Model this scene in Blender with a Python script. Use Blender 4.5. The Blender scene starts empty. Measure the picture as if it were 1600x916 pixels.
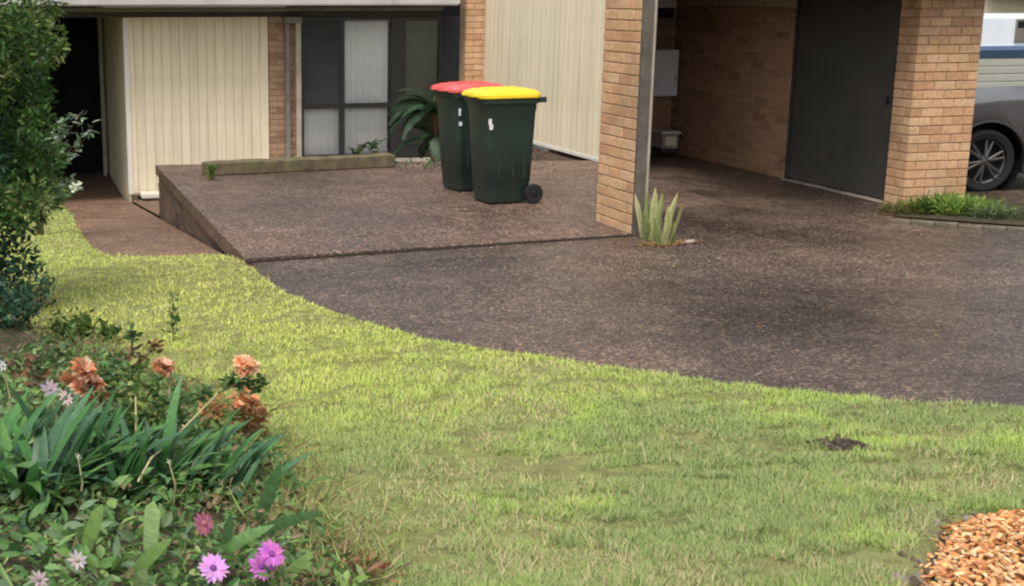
import bpy, bmesh, math, random
import numpy as np
from mathutils import Vector, Matrix
random.seed(7); np.random.seed(7)
R_ = math.radians
scene = bpy.context.scene
COL = scene.collection

# ---------------------------------------------------------------- camera
CAMZ = 1.9; FPX = 2050.0; CX, CY = 540.0, 458.0
PITCH = math.atan(463 / FPX); AZ = R_(14.4)
cam_d = bpy.data.cameras.new('camera'); cam = bpy.data.objects.new('camera', cam_d); COL.objects.link(cam)
cam.location = (0, 0, CAMZ); cam.rotation_euler = (math.pi / 2 - PITCH, 0, -AZ)
cam_d.sensor_fit = 'HORIZONTAL'; cam_d.sensor_width = 36; cam_d.lens = FPX / 1600 * 36
cam_d.shift_x = (800 - CX) / 1600; cam_d.clip_start = 0.05; cam_d.clip_end = 2000
scene.camera = cam

# ---------------------------------------------------------------- sky, sun, exposure
SUN_EL, SUN_AZ = R_(62), R_(214)        # azimuth clockwise from +Y: behind the camera, to its left
w = bpy.data.worlds.new('World'); scene.world = w; w.use_nodes = True
nt = w.node_tree; bg = nt.nodes['Background']
sky = nt.nodes.new('ShaderNodeTexSky'); sky.sky_type = 'NISHITA'; sky.sun_disc = False
sky.sun_elevation = SUN_EL; sky.sun_rotation = SUN_AZ; sky.dust_density = 4; sky.air_density = 1.0
hs = nt.nodes.new('ShaderNodeHueSaturation'); hs.inputs['Saturation'].default_value = 0.3
nt.links.new(sky.outputs[0], hs.inputs['Color']); nt.links.new(hs.outputs[0], bg.inputs[0]); bg.inputs[1].default_value = 0.145
sd = bpy.data.lights.new('sun', 'SUN'); sd.energy = 1.5; sd.angle = R_(22); sd.color = (1, .95, .86)
so = bpy.data.objects.new('sun', sd); COL.objects.link(so)
sv = Vector((math.sin(SUN_AZ) * math.cos(SUN_EL), math.cos(SUN_AZ) * math.cos(SUN_EL), math.sin(SUN_EL)))
so.rotation_euler = sv.to_track_quat('Z', 'Y').to_euler()
scene.view_settings.view_transform = 'Standard'; scene.view_settings.look = 'None'
scene.view_settings.exposure = 0.5; scene.view_settings.gamma = 1; scene.view_settings.use_curve_mapping = False
scene.cycles.max_bounces = 6
scene.cycles.filter_width = 2.2

# ---------------------------------------------------------------- photo geometry helpers
_F = np.array([math.sin(AZ) * math.cos(PITCH), math.cos(AZ) * math.cos(PITCH), -math.sin(PITCH)])
_R = np.array([math.cos(AZ), -math.sin(AZ), 0.0]); _U = np.cross(_R, _F)
def ray(x, y): return _F + _R * (x - CX) / FPX - _U * (y - CY) / FPX
def onz(x, y, z=0.0):
    d = ray(x, y); t = (z - CAMZ) / d[2]; return Vector((d[0] * t, d[1] * t, z))
def onY(x, y, Y):
    d = ray(x, y); t = Y / d[1]; return Vector((d[0] * t, Y, CAMZ + d[2] * t))
def onX(x, y, X):
    d = ray(x, y); t = X / d[0]; return Vector((X, d[1] * t, CAMZ + d[2] * t))
def ss(v, a, b):
    t = np.clip((v - a) / (b - a), 0, 1); return t * t * (3 - 2 * t)
def zpath(Y): return -0.098 * np.clip(Y - 9.3, 0, 10.6)
def zdrive(X, Y):
    rise = 0.012 * np.clip(9.3 - Y, 0, 9.3) ** 2
    return rise - 0.11 * ss(X, 5.0, 8.4) * ss(Y, 6, 10.5)
def zg(X, Y):
    X = np.asarray(X, float); Y = np.asarray(Y, float)
    return np.where(X < 1.63, zdrive(X, Y) + zpath(Y), zdrive(X, Y))
def G(x, y):
    d = ray(x, y); t = 1.5
    for _ in range(4000):
        p = d * t
        if CAMZ + p[2] <= float(zg(p[0], p[1])): break
        t += 0.01
    return Vector((p[0], p[1], float(zg(p[0], p[1]))))

# ---------------------------------------------------------------- object helpers
def link(o, parent=None):
    COL.objects.link(o)
    if parent is not None: o.parent = parent
    return o
def tag(o, label=None, cat=None, group=None, kind=None):
    if label: o['label'] = label
    if cat: o['category'] = cat
    if group: o['group'] = group
    if kind: o['kind'] = kind
    return o
def empty(name, loc=(0, 0, 0), rz=0, label=None, cat=None, group=None):
    o = bpy.data.objects.new(name, None); o.location = loc; o.rotation_euler = (0, 0, rz); o.empty_display_size = .1
    COL.objects.link(o); return tag(o, label, cat, group)
class MB:
    def __init__(s): s.v = []; s.f = []; s.c = []
    def add(s, vs, fs, col=None):
        b = len(s.v); s.v += [tuple(v) for v in vs]; s.f += [tuple(i + b for i in f) for f in fs]
        s.c += [col or (1, 1, 1)] * len(vs)
    def box(s, x0, x1, y0, y1, z0, z1, col=None, M=None):
        vs = [(x0, y0, z0), (x1, y0, z0), (x1, y1, z0), (x0, y1, z0), (x0, y0, z1), (x1, y0, z1), (x1, y1, z1), (x0, y1, z1)]
        if M is not None: vs = [M @ Vector(v) for v in vs]
        s.add(vs, [(3, 2, 1, 0), (4, 5, 6, 7), (0, 1, 5, 4), (1, 2, 6, 5), (2, 3, 7, 6), (3, 0, 4, 7)], col); return s
    def rings(s, rs, cap=True, col=None, closed=True):
        n = len(rs[0]); vs = [v for r in rs for v in r]; fs = []
        for i in range(len(rs) - 1):
            for j in range(n if closed else n - 1):
                k = (j + 1) % n; fs.append((i * n + j, i * n + k, (i + 1) * n + k, (i + 1) * n + j))
        if cap: fs.append(tuple(range(n - 1, -1, -1))); fs.append(tuple((len(rs) - 1) * n + j for j in range(n)))
        s.add(vs, fs, col); return s
    def tube(s, pts, rad, n=8, col=None):
        pts = [Vector(p) for p in pts]; rs = []
        if not hasattr(rad, '__len__'): rad = [rad] * len(pts)
        for i, p in enumerate(pts):
            d = (pts[min(i + 1, len(pts) - 1)] - pts[max(i - 1, 0)]).normalized()
            a = d.orthogonal().normalized() if i == 0 else (a - d * a.dot(d)).normalized()
            b = d.cross(a)
            rs.append([p + (a * math.cos(t) + b * math.sin(t)) * rad[i] for t in [2 * math.pi * j / n for j in range(n)]])
        return s.rings(rs, col=col)
    def lathe(s, prof, n=24, M=None, col=None, cap=True):
        rs = [[Vector((r * math.cos(2 * math.pi * j / n), r * math.sin(2 * math.pi * j / n), z)) for j in range(n)] for r, z in prof]
        if M is not None: rs = [[M @ v for v in r] for r in rs]
        return s.rings(rs, col=col, cap=cap)
    def mesh(s, name, mat, bevel=0, seg=1, smooth=False, cols=False):
        me = bpy.data.meshes.new(name); me.from_pydata(s.v, [], s.f)
        if cols:
            ca = me.color_attributes.new('tint', 'FLOAT_COLOR', 'POINT')
            ca.data.foreach_set('color', np.array([(c[0], c[1], c[2], 1) for c in s.c], 'f').ravel())
        if mat: me.materials.append(mat)
        bm = bmesh.new(); bm.from_mesh(me)
        if bevel:
            es = [e for e in bm.edges if len(e.link_faces) == 2 and e.calc_face_angle(0) > .5]
            bmesh.ops.bevel(bm, geom=es, offset=bevel, segments=seg, affect='EDGES', profile=.6, clamp_overlap=True)
        if not cols: bmesh.ops.recalc_face_normals(bm, faces=bm.faces)
        bm.to_mesh(me); bm.free()
        if smooth:
            me.polygons.foreach_set('use_smooth', [True] * len(me.polygons))
            try: me.set_sharp_from_angle(angle=R_(40))
            except Exception: pass
        return me
    def build(s, name, mat, parent=None, **k):
        return link(bpy.data.objects.new(name, s.mesh(name, mat, **k)), parent)
def inst(name, me, parent=None, loc=(0, 0, 0), rot=(0, 0, 0), sc=(1, 1, 1)):
    o = bpy.data.objects.new(name, me); o.location = loc; o.rotation_euler = rot; o.scale = sc
    return link(o, parent)
def copy_tree(o, parent=None):
    c = o.copy(); COL.objects.link(c); c.parent = parent
    for ch in list(o.children): copy_tree(ch, c)
    return c

# ---------------------------------------------------------------- materials
def lin(r, g, b):
    f = lambda c: (c / 255 / 12.92) if c / 255 <= .04045 else ((c / 255 + .055) / 1.055) ** 2.4
    return (f(r), f(g), f(b), 1)
class NT:
    def __init__(s, name):
        s.m = bpy.data.materials.new(name); s.m.use_nodes = True; s.t = s.m.node_tree
        s.b = s.t.nodes['Principled BSDF']; s.tc = None
    def n(s, ty, **k):
        o = s.t.nodes.new(ty)
        for a, v in k.items():
            if a in o.inputs: o.inputs[a].default_value = v
            else: setattr(o, a, v)
        return o
    def l(s, a, b): s.t.links.new(a, b)
    def coord(s, kind='Object'):
        return s.n('ShaderNodeTexCoord').outputs[kind]
    def pos(s): return s.n('ShaderNodeNewGeometry').outputs['Position']
    def noise(s, vec, scale, detail=3, rough=.55):
        o = s.t.nodes.new('ShaderNodeTexNoise'); o.inputs['Scale'].default_value = scale
        o.inputs['Detail'].default_value = detail; o.inputs['Roughness'].default_value = rough
        s.l(vec, o.inputs['Vector']); return o.outputs['Fac']
    def ramp(s, fac, stops):
        o = s.t.nodes.new('ShaderNodeValToRGB'); e = o.color_ramp.elements
        while len(e) < len(stops): e.new(.5)
        for i, (p, c) in enumerate(stops): e[i].position = p; e[i].color = c if len(c) == 4 else (*c, 1)
        s.l(fac, o.inputs[0]); return o.outputs[0]
    def mix(s, fac, a, b, mode='MIX'):
        o = s.t.nodes.new('ShaderNodeMix'); o.data_type = 'RGBA'; o.blend_type = mode
        for src, i in ((fac, 0), (a, 6), (b, 7)):
            if isinstance(src, (int, float)): o.inputs[i].default_value = src
            elif isinstance(src, tuple): o.inputs[i].default_value = src
            else: s.l(src, o.inputs[i])
        return o.outputs[2]
    def bump(s, h, strength=.3, dist=.01):
        o = s.t.nodes.new('ShaderNodeBump'); o.inputs['Strength'].default_value = strength; o.inputs['Distance'].default_value = dist
        s.l(h, o.inputs['Height']); s.l(o.outputs[0], s.b.inputs['Normal'])
    def out(s, col=None, rough=.7, spec=.4, metal=0):
        if col is not None:
            if isinstance(col, tuple): s.b.inputs['Base Color'].default_value = col
            else: s.l(col, s.b.inputs['Base Color'])
        if isinstance(rough, (int, float)): s.b.inputs['Roughness'].default_value = rough
        else: s.l(rough, s.b.inputs['Roughness'])
        s.b.inputs['Specular IOR Level'].default_value = spec; s.b.inputs['Metallic'].default_value = metal
        return s.m
def simple(name, c, rough=.6, var=.25, scale=6, spec=.4, metal=0, bump=0, bscale=80, dirt=None, drough=.6, objvar=0):
    t = NT(name); p = t.coord()
    n1 = t.noise(p, scale, 5)
    dark = tuple(x * (1 - var) for x in c[:3]) + (1,); lite = tuple(min(1, x * (1 + var)) for x in c[:3]) + (1,)
    col = t.ramp(n1, [(.3, dark), (.7, lite)])
    if objvar:
        oi = t.n('ShaderNodeObjectInfo'); mr = t.n('ShaderNodeMapRange'); mr.inputs['To Min'].default_value = 1 - objvar; mr.inputs['To Max'].default_value = 1 + objvar * .5
        t.l(oi.outputs['Random'], mr.inputs[0]); h = t.n('ShaderNodeHueSaturation'); t.l(mr.outputs[0], h.inputs['Value']); t.l(col, h.inputs['Color']); col = h.outputs[0]
        mp = t.n('ShaderNodeMapping'); mp.inputs['Scale'].default_value = (14, 14, .7); t.l(t.pos(), mp.inputs[0])
        col = t.mix(t.ramp(t.noise(mp.outputs[0], 1, 4, .6), [(.5, (0, 0, 0)), (.75, (.45, .45, .45))]), col, (.42, .35, .24, 1))
    if dirt:
        n2 = t.noise(p, scale * .35, 6, .7); f = t.ramp(n2, [(.5, (0, 0, 0)), (.72, (drough,) * 3)])
        col = t.mix(f, col, dirt)
    if bump: t.bump(t.noise(p, bscale, 4), bump, .004)
    return t.out(col, rough, spec, metal)
def brick_mat(name, stops):
    t = NT(name); oi = t.n('ShaderNodeObjectInfo')
    base = t.ramp(oi.outputs['Random'], stops)
    va = t.n('ShaderNodeVectorMath', operation='SCALE'); va.inputs[0].default_value = (7, 13, 5); t.l(oi.outputs['Random'], va.inputs['Scale'])
    vb = t.n('ShaderNodeVectorMath', operation='ADD'); t.l(t.coord(), vb.inputs[0]); t.l(va.outputs[0], vb.inputs[1])
    n1 = t.noise(vb.outputs[0], 35, 5, .7)
    n2 = t.noise(t.pos(), 1.6, 4, .6)
    col = t.mix(.55, base, t.ramp(n1, [(.3, (.42, .40, .38)), (.7, (1.35, 1.3, 1.2))]), 'MULTIPLY')
    col = t.mix(t.ramp(n2, [(.48, (0, 0, 0)), (.75, (.45, .45, .45))]), col, (.16, .11, .07, 1))
    t.bump(n1, .5, .004)
    return t.out(col, .85, .2)
M = {}
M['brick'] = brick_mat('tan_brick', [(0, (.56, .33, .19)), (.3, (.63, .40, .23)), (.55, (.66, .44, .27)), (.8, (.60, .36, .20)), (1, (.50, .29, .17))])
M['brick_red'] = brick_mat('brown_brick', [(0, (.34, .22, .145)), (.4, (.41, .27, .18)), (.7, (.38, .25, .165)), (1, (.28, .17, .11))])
M['brick_shade'] = brick_mat('shade_dark_brick', [(0, (.30, .17, .105)), (.4, (.36, .21, .13)), (.7, (.33, .19, .12)), (1, (.23, .125, .08))])  # brick colour darkened to carry the carport shade on its inner walls
M['brick_dark'] = brick_mat('stained_brick', [(0, (.07, .05, .04)), (.5, (.11, .075, .055)), (1, (.16, .10, .07))])
M['mortar'] = simple('mortar', (.36, .265, .185, 1), .95, .25, 20, .1, bump=.5, bscale=150)
M['mortar_dark'] = simple('stained_mortar', (.045, .035, .03, 1), .95, .25, 20, .1, bump=.5)
M['cream'] = simple('cream_paint', (.76, .67, .485, 1), .5, .05, 2.5, .35, objvar=.07, dirt=(.5, .42, .29, 1), drough=.5, bump=.15, bscale=60)
M['trim'] = simple('white_trim', (.72, .69, .62, 1), .45, .06, 5, .4, dirt=(.4, .36, .3, 1), drough=.3)
M['gutter'] = simple('gutter_paint', (.55, .53, .52, 1), .4, .12, 3, .4, dirt=(.22, .2, .19, 1), drough=.6)
M['greypaint'] = simple('grey_paint', (.20, .18, .155, 1), .6, .18, 6, .3, dirt=(.1, .085, .07, 1))
M['postgrey'] = simple('weathered_grey_post', (.125, .108, .088, 1), .7, .25, 9, .2, dirt=(.06, .05, .04, 1), bump=.3)
M['beige'] = simple('beige_downpipe', (.40, .35, .28, 1), .5, .12, 8, .3, dirt=(.2, .17, .13, 1))
M['darktimber'] = simple('dark_brown_timber', (.045, .038, .032, 1), .6, .25, 8, .3, bump=.3)
M['soffit'] = simple('soffit_brown', (.10, .085, .075, 1), .7, .2, 5, .2)
M['alu'] = simple('dark_window_frame', (.022, .022, .022, 1), .4, .2, 8, .5)
M['door'] = simple('charcoal_door', (.052, .049, .043, 1), .5, .15, 2.2, .4, dirt=(.078, .068, .056, 1), drough=.8)
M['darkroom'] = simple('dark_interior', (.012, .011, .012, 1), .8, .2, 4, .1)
M['tile'] = simple('roof_tile', (.20, .12, .09, 1), .8, .3, 3, .3)
M['sleeper'] = simple('mossy_sleeper', (.13, .105, .065, 1), .9, .35, 9, .15, dirt=(.13, .14, .06, 1), drough=.8, bump=.6, bscale=60)
M['binbody'] = simple('bin_green_plastic', (.018, .036, .026, 1), .42, .18, 5, .5, dirt=(.03, .038, .03, 1), drough=.4)
M['yellow'] = simple('yellow_plastic', (.85, .60, .02, 1), .38, .06, 5, .5, dirt=(.62, .45, .05, 1), drough=.35)
M['red'] = simple('red_plastic', (.70, .08, .07, 1), .5, .1, 5, .4, dirt=(.68, .26, .27, 1), drough=.9)
M['rubber'] = simple('black_rubber', (.018, .018, .018, 1), .8, .2, 12, .3)
M['white'] = simple('white_plastic', (.74, .74, .74, 1), .4, .05, 6, .4)
M['whitebox'] = simple('meter_box_paint', (.80, .80, .83, 1), .4, .06, 6, .4, dirt=(.6, .58, .57, 1), drough=.35)
M['concrete'] = simple('old_concrete', (.34, .29, .24, 1), .85, .25, 5, .2, dirt=(.14, .11, .08, 1), drough=.8, bump=.5)
M['paleconc'] = simple('pale_concrete', (.62, .58, .50, 1), .85, .12, 9, .2, bump=.4)
M['edge'] = simple('mossy_edging', (.13, .11, .08, 1), .95, .35, 9, .1, dirt=(.07, .075, .035, 1), drough=.8, bump=.6)
M['clod'] = simple('earth_clod', (.20, .155, .11, 1), .95, .3, 20, .1, bump=.8, bscale=60)
M['stone'] = simple('grey_stone', (.36, .31, .25, 1), .9, .35, 14, .2, bump=.8, bscale=40)
M['carpaint'] = simple('grey_metallic_paint', (.075, .067, .064, 1), .28, .08, 3, .6, metal=.55)
M['carblack'] = simple('black_trim', (.010, .010, .011, 1), .6, .2, 8, .3)
M['alloy'] = simple('alloy_rim', (.14, .135, .13, 1), .6, .12, 12, .5, metal=.8)
M['carglass'] = simple('tinted_glass', (.015, .018, .02, 1), .06, .1, 3, .8)
M['lamp'] = simple('lamp_lens', (.6, .6, .62, 1), .1, .1, 10, .8)
M['navy'] = simple('navy_stripe', (.03, .06, .10, 1), .35, .15, 5, .5)
M['blue'] = simple('blue_stripe', (.13, .20, .33, 1), .35, .1, 5, .5)
M['vanwhite'] = simple('white_gloss_panel', (.78, .82, .86, 1), .3, .04, 3, .5)
M['vanlow'] = simple('ribbed_beige_panel', (.40, .40, .34, 1), .4, .08, 6, .4)
M['render'] = simple('cream_render', (.80, .72, .52, 1), .8, .05, 3, .2)
M['blind'] = simple('blind_fabric', (.93, .95, .94, 1), .8, .04, 3, .1)
M['screen'] = simple('insect_screen', (.055, .055, .057, 1), .8, .1, 4, .1)
M['soil'] = simple('garden_soil', (.06, .052, .032, 1), .95, .5, 18, .1, bump=1, bscale=50)
M['bark'] = simple('woody_stem', (.16, .11, .06, 1), .85, .3, 20, .2)
M['cane'] = simple('pale_cane', (.52, .46, .24, 1), .6, .25, 14, .3)
M['twig'] = simple('dark_twig', (.09, .07, .035, 1), .8, .3, 14, .2)
def glass_mat():
    t = NT('window_glass'); t.b.inputs['Transmission Weight'].default_value = 1
    t.b.inputs['IOR'].default_value = 1.45
    tr = t.t.nodes.new('ShaderNodeBsdfTransparent'); gl = t.t.nodes.new('ShaderNodeBsdfGlossy'); gl.inputs['Roughness'].default_value = .03
    fr = t.t.nodes.new('ShaderNodeFresnel'); fr.inputs[0].default_value = 1.5
    mx = t.t.nodes.new('ShaderNodeMixShader'); tr.inputs[0].default_value = (1, 1, 1, 1)
    t.l(fr.outputs[0], mx.inputs[0]); t.l(tr.outputs[0], mx.inputs[1]); t.l(gl.outputs[0], mx.inputs[2])
    t.t.nodes.remove(t.b); t.l(mx.outputs[0], t.t.nodes['Material Output'].inputs[0]); return t.m
M['glass'] = glass_mat()
def leafmat(name, rough=.5, trans=.35, streak=0):
    t = NT(name); a = t.n('ShaderNodeAttribute', attribute_name='tint'); col = a.outputs['Color']
    oi = t.n('ShaderNodeObjectInfo')
    h = t.n('ShaderNodeHueSaturation'); mr = t.n('ShaderNodeMapRange'); mr.inputs['To Min'].default_value = .75; mr.inputs['To Max'].default_value = 1.25
    t.l(oi.outputs['Random'], mr.inputs[0]); t.l(mr.outputs[0], h.inputs['Value']); t.l(col, h.inputs['Color']); col = h.outputs[0]
    if streak:
        n = t.noise(t.coord(), 30, 3); col = t.mix(streak, col, t.ramp(n, [(.3, (.5, .5, .5)), (.7, (1.4, 1.4, 1.3))]), 'MULTIPLY')
    t.out(col, rough, .35)
    tl = t.t.nodes.new('ShaderNodeBsdfTranslucent'); t.l(col, tl.inputs[0])
    mx = t.t.nodes.new('ShaderNodeMixShader'); mx.inputs[0].default_value = trans
    t.l(t.b.outputs[0], mx.inputs[1]); t.l(tl.outputs[0], mx.inputs[2]); t.l(mx.outputs[0], t.t.nodes['Material Output'].inputs[0]); return t.m
M['grass'] = leafmat('grass_blade', .6, .3)
M['leaf'] = leafmat('leaf', .45, .3)
M['strap'] = leafmat('strap_leaf', .4, .25, .5)
M['petal'] = leafmat('petal', .6, .4)
def chipmat():
    t = NT('wood_chip'); a = t.n('ShaderNodeAttribute', attribute_name='tint')
    n = t.noise(t.coord(), 120, 3); col = t.mix(.5, a.outputs['Color'], t.ramp(n, [(.3, (.6, .55, .5)), (.7, (1.25, 1.25, 1.25))]), 'MULTIPLY')
    return t.out(col, .85, .15)
M['chip'] = chipmat()
def aggregate(name, stops, tints, scale=88, wet=.5):
    t = NT(name); p = t.pos()
    v = t.t.nodes.new('ShaderNodeTexVoronoi'); v.inputs['Scale'].default_value = scale; t.l(p, v.inputs['Vector'])
    sep = t.n('ShaderNodeSeparateColor'); t.l(v.outputs['Color'], sep.inputs[0])
    col = t.ramp(sep.outputs[0], stops)
    v2 = t.t.nodes.new('ShaderNodeTexVoronoi'); v2.inputs['Scale'].default_value = scale * .42; t.l(p, v2.inputs['Vector'])
    s2 = t.n('ShaderNodeSeparateColor'); t.l(v2.outputs['Color'], s2.inputs[0])
    col = t.mix(.5, col, t.ramp(s2.outputs[1], [(0, (.5, .45, .45)), (.7, (1, 1, 1)), (1, (1.9, 1.75, 1.7))]), 'MULTIPLY')
    big = t.noise(p, .55, 6, .62); mid = t.noise(p, 3.0, 6, .7)
    col = t.mix(1.0, col, t.ramp(big, tints), 'MULTIPLY')
    col = t.mix(.8, col, t.ramp(mid, [(.3, (.62, .58, .56)), (.7, (1.35, 1.32, 1.3))]), 'MULTIPLY')
    moss = t.ramp(t.noise(p, 1.1, 6, .7), [(.52, (0, 0, 0)), (.68, (.55, .55, .55))])
    col = t.mix(moss, col, t.mix(.5, col, (.10, .075, .04, 1)))
    crack = t.ramp(v.outputs['Distance'], [(0, (1, 1, 1)), (1, (0, 0, 0))])
    t.bump(crack, .7, .006)
    rg = t.ramp(big, [(.35, (wet,) * 3), (.65, (min(1, wet + .3),) * 3)])
    return t.out(col, rg, .5)
AG = [(0, (.026, .019, .016)), (.3, (.058, .042, .034)), (.6, (.090, .066, .052)), (.85, (.15, .112, .086)), (1, (.34, .27, .21))]
M['drive'] = aggregate('exposed_aggregate', AG, [(.32, (.52, .51, .50)), (.45, (.84, .82, .81)), (.58, (1.1, 1.04, 1.0)), (.70, (1.6, 1.45, 1.35))], wet=.2)
M['slab'] = aggregate('slab_aggregate', [(p, tuple(min(1, c * 1.12) for c in k)) for p, k in AG], [(.3, (.75, .70, .68)), (.5, (1.1, 1.0, .95)), (.7, (1.7, 1.4, 1.25))], wet=.32)
M['path'] = aggregate('path_aggregate', [(p, (min(1, k[0] * 1.55), min(1, k[1] * 1.42), min(1, k[2] * 1.3))) for p, k in AG], [(.3, (.8, .7, .62)), (.5, (1.05, .95, .85)), (.7, (1.4, 1.2, 1.05))], wet=.5)

# ---------------------------------------------------------------- numpy noise
_tab = np.random.RandomState(3).rand(256, 256)
def vnoise(x, y, s):
    x = np.asarray(x) * s + 100; y = np.asarray(y) * s + 100; i = np.floor(x).astype(int); j = np.floor(y).astype(int)
    fx = x - i; fy = y - j; fx = fx * fx * (3 - 2 * fx); fy = fy * fy * (3 - 2 * fy)
    g = lambda a, b: _tab[a % 256, b % 256]
    return (g(i, j) * (1 - fx) + g(i + 1, j) * fx) * (1 - fy) + (g(i, j + 1) * (1 - fx) + g(i + 1, j + 1) * fx) * fy
def fbm(x, y, s): return (vnoise(x, y, s) * .5 + vnoise(x, y, s * 2.1) * .3 + vnoise(x, y, s * 4.7) * .2)
def poly_sd(px, py, poly):
    """signed distance, positive inside"""
    px = np.asarray(px, float); py = np.asarray(py, float); d = np.full(px.shape, 1e9); ins = np.zeros(px.shape, bool)
    n = len(poly)
    for i in range(n):
        ax, ay = poly[i]; bx, by = poly[(i + 1) % n]; ex, ey = bx - ax, by - ay
        t = np.clip(((px - ax) * ex + (py - ay) * ey) / (ex * ex + ey * ey + 1e-12), 0, 1)
        d = np.minimum(d, np.hypot(px - ax - t * ex, py - ay - t * ey))
        c = ((ay > py) != (by > py)) & (px < (bx - ax) * (py - ay) / (by - ay + 1e-12) + ax); ins ^= c
    return np.where(ins, d, -d)

# ---------------------------------------------------------------- ground layout
SX = 1.63                                     # left edge of the raised slab
curve_px = [(385, 412), (410, 434), (440, 455), (495, 482), (560, 503), (650, 530), (760, 551), (880, 567), (1000, 586), (1120, 603), (1250, 619), (1400, 632), (1600, 643), (1800, 650), (2100, 656)]
curve = [G(*p) for p in curve_px]
path_px = [(62, 262), (88, 305), (112, 335), (122, 362), (143, 388), (168, 402), (230, 405), (300, 402), (350, 401)]
pathc = [G(*p) for p in path_px]
lawn_poly = [(p.x, p.y) for p in pathc] + [(p.x, p.y) for p in curve] + [(14, 2.6), (14, .6), (-9, .6), (-9, 24)]
bed_px = [(-260, 500), (0, 505), (110, 520), (190, 560), (300, 615), (400, 680), (470, 770), (520, 850), (570, 930)]
bed = [G(*p) for p in bed_px]
bed_poly = [(p.x, p.y) for p in bed] + [(.9, 1.0), (-6, 1.0)]
mul_px = [(1430, 935), (1444, 880), (1464, 842), (1500, 822), (1560, 817), (1640, 822), (1760, 850)]
mulc = [G(*p) for p in mul_px]
mulch_poly = [(p.x, p.y) for p in mulc] + [(4.6, 2.4), (4.6, 1.2), (1.2, 1.2)]

def grid(name, x0, x1, y0, y1, step, zf, mat, label=None, kind='structure'):
    xs = np.arange(x0, x1 + step / 2, step); ys = np.arange(y0, y1 + step / 2, step)
    X, Y = np.meshgrid(xs, ys); Z = zf(X, Y); n, m = X.shape
    me = bpy.data.meshes.new(name)
    V = np.stack([X, Y, Z], -1).reshape(-1, 3)
    idx = np.arange(n * m).reshape(n, m)
    F = np.stack([idx[:-1, :-1], idx[:-1, 1:], idx[1:, 1:], idx[1:, :-1]], -1).reshape(-1, 4)
    me.vertices.add(len(V)); me.vertices.foreach_set('co', V.ravel()); me.loops.add(F.size); me.loops.foreach_set('vertex_index', F.ravel())
    me.polygons.add(len(F)); me.polygons.foreach_set('loop_start', np.arange(0, F.size, 4)); me.polygons.foreach_set('loop_total', np.full(len(F), 4))
    me.polygons.foreach_set('use_smooth', np.ones(len(F), bool)); me.update(calc_edges=True); me.materials.append(mat)
    return tag(link(bpy.data.objects.new(name, me)), label, kind=kind)
# far ground, one big sheet under everything
fg_ = MB(); fg_.add([(-900, -900, -1.25), (900, -900, -1.25), (900, 900, -1.25), (-900, 900, -1.25)], [(0, 1, 2, 3)])
tag(fg_.build('ground', M['soil']), 'bare brown earth under and around the yard', kind='structure')
# driveway
def zdr(X, Y):
    z = zdrive(X, Y) + .004 * (vnoise(X, Y, 1.3) - .5)
    s = np.minimum(poly_sd(X, Y, [(1.5, 9.44), (SX, 9.4), (4.95, 9.6), (9.6, 9.6), (9.6, 30), (1.5, 30)]), 1)
    return np.where((X < SX) & (Y > 9.0), z - .25 - np.clip(Y - 9, 0, 99) * .2, z)
grid('driveway', -2.0, 14.0, .6, 16.6, .08, lambda X, Y: np.where(((X < 6.66) & (Y > 14.15)) | ((X < 1.76) & (Y > 9.46)), -2.0, np.where((X > 1.75) & (X < 4.8) & (Y > 9.66), -.13, zdr(X, Y))), M['drive'], 'dark exposed aggregate driveway curving round the lawn')
# raised slab
def slab():
    a = onz(385, 410); b = onz(985, 369); lb = onz(240, 258); mb = onz(600, 252); rb = onz(930, 251)
    top = [(SX, a.y, .034), (4.87, b.y + .02, .016), (6.72, b.y + .1, -.085), (6.72, rb.y, 0), (4.3, 14.86, 0), (SX, lb.y, 0.0)]
    m = MB(); n = len(top); bot = [(x, y, -.11) for x, y, z in top]
    m.add(top + bot, [tuple(range(n))] + [(i, i + n, (i + 1) % n + n, (i + 1) % n) for i in range(n)] + [tuple(range(2 * n - 1, n - 1, -1))])
    return tag(m.build('raised_slab', M['slab'], bevel=.006), 'raised aggregate parking slab under the bins', kind='structure')
slab()
js = MB(); _a = onz(385, 410); _b = onz(985, 369); js.box(0, 3.26, -.032, -.002, -.02, .012); jo = js.build('joint_strip', M['mortar_dark']); jo.location = (SX, _a.y, 0); jo.rotation_euler = (0, 0, math.atan2(_b.y + .02 - _a.y, 4.87 - SX)); tag(jo, 'dark open joint along the front edge of the slab', kind='structure')
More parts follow.
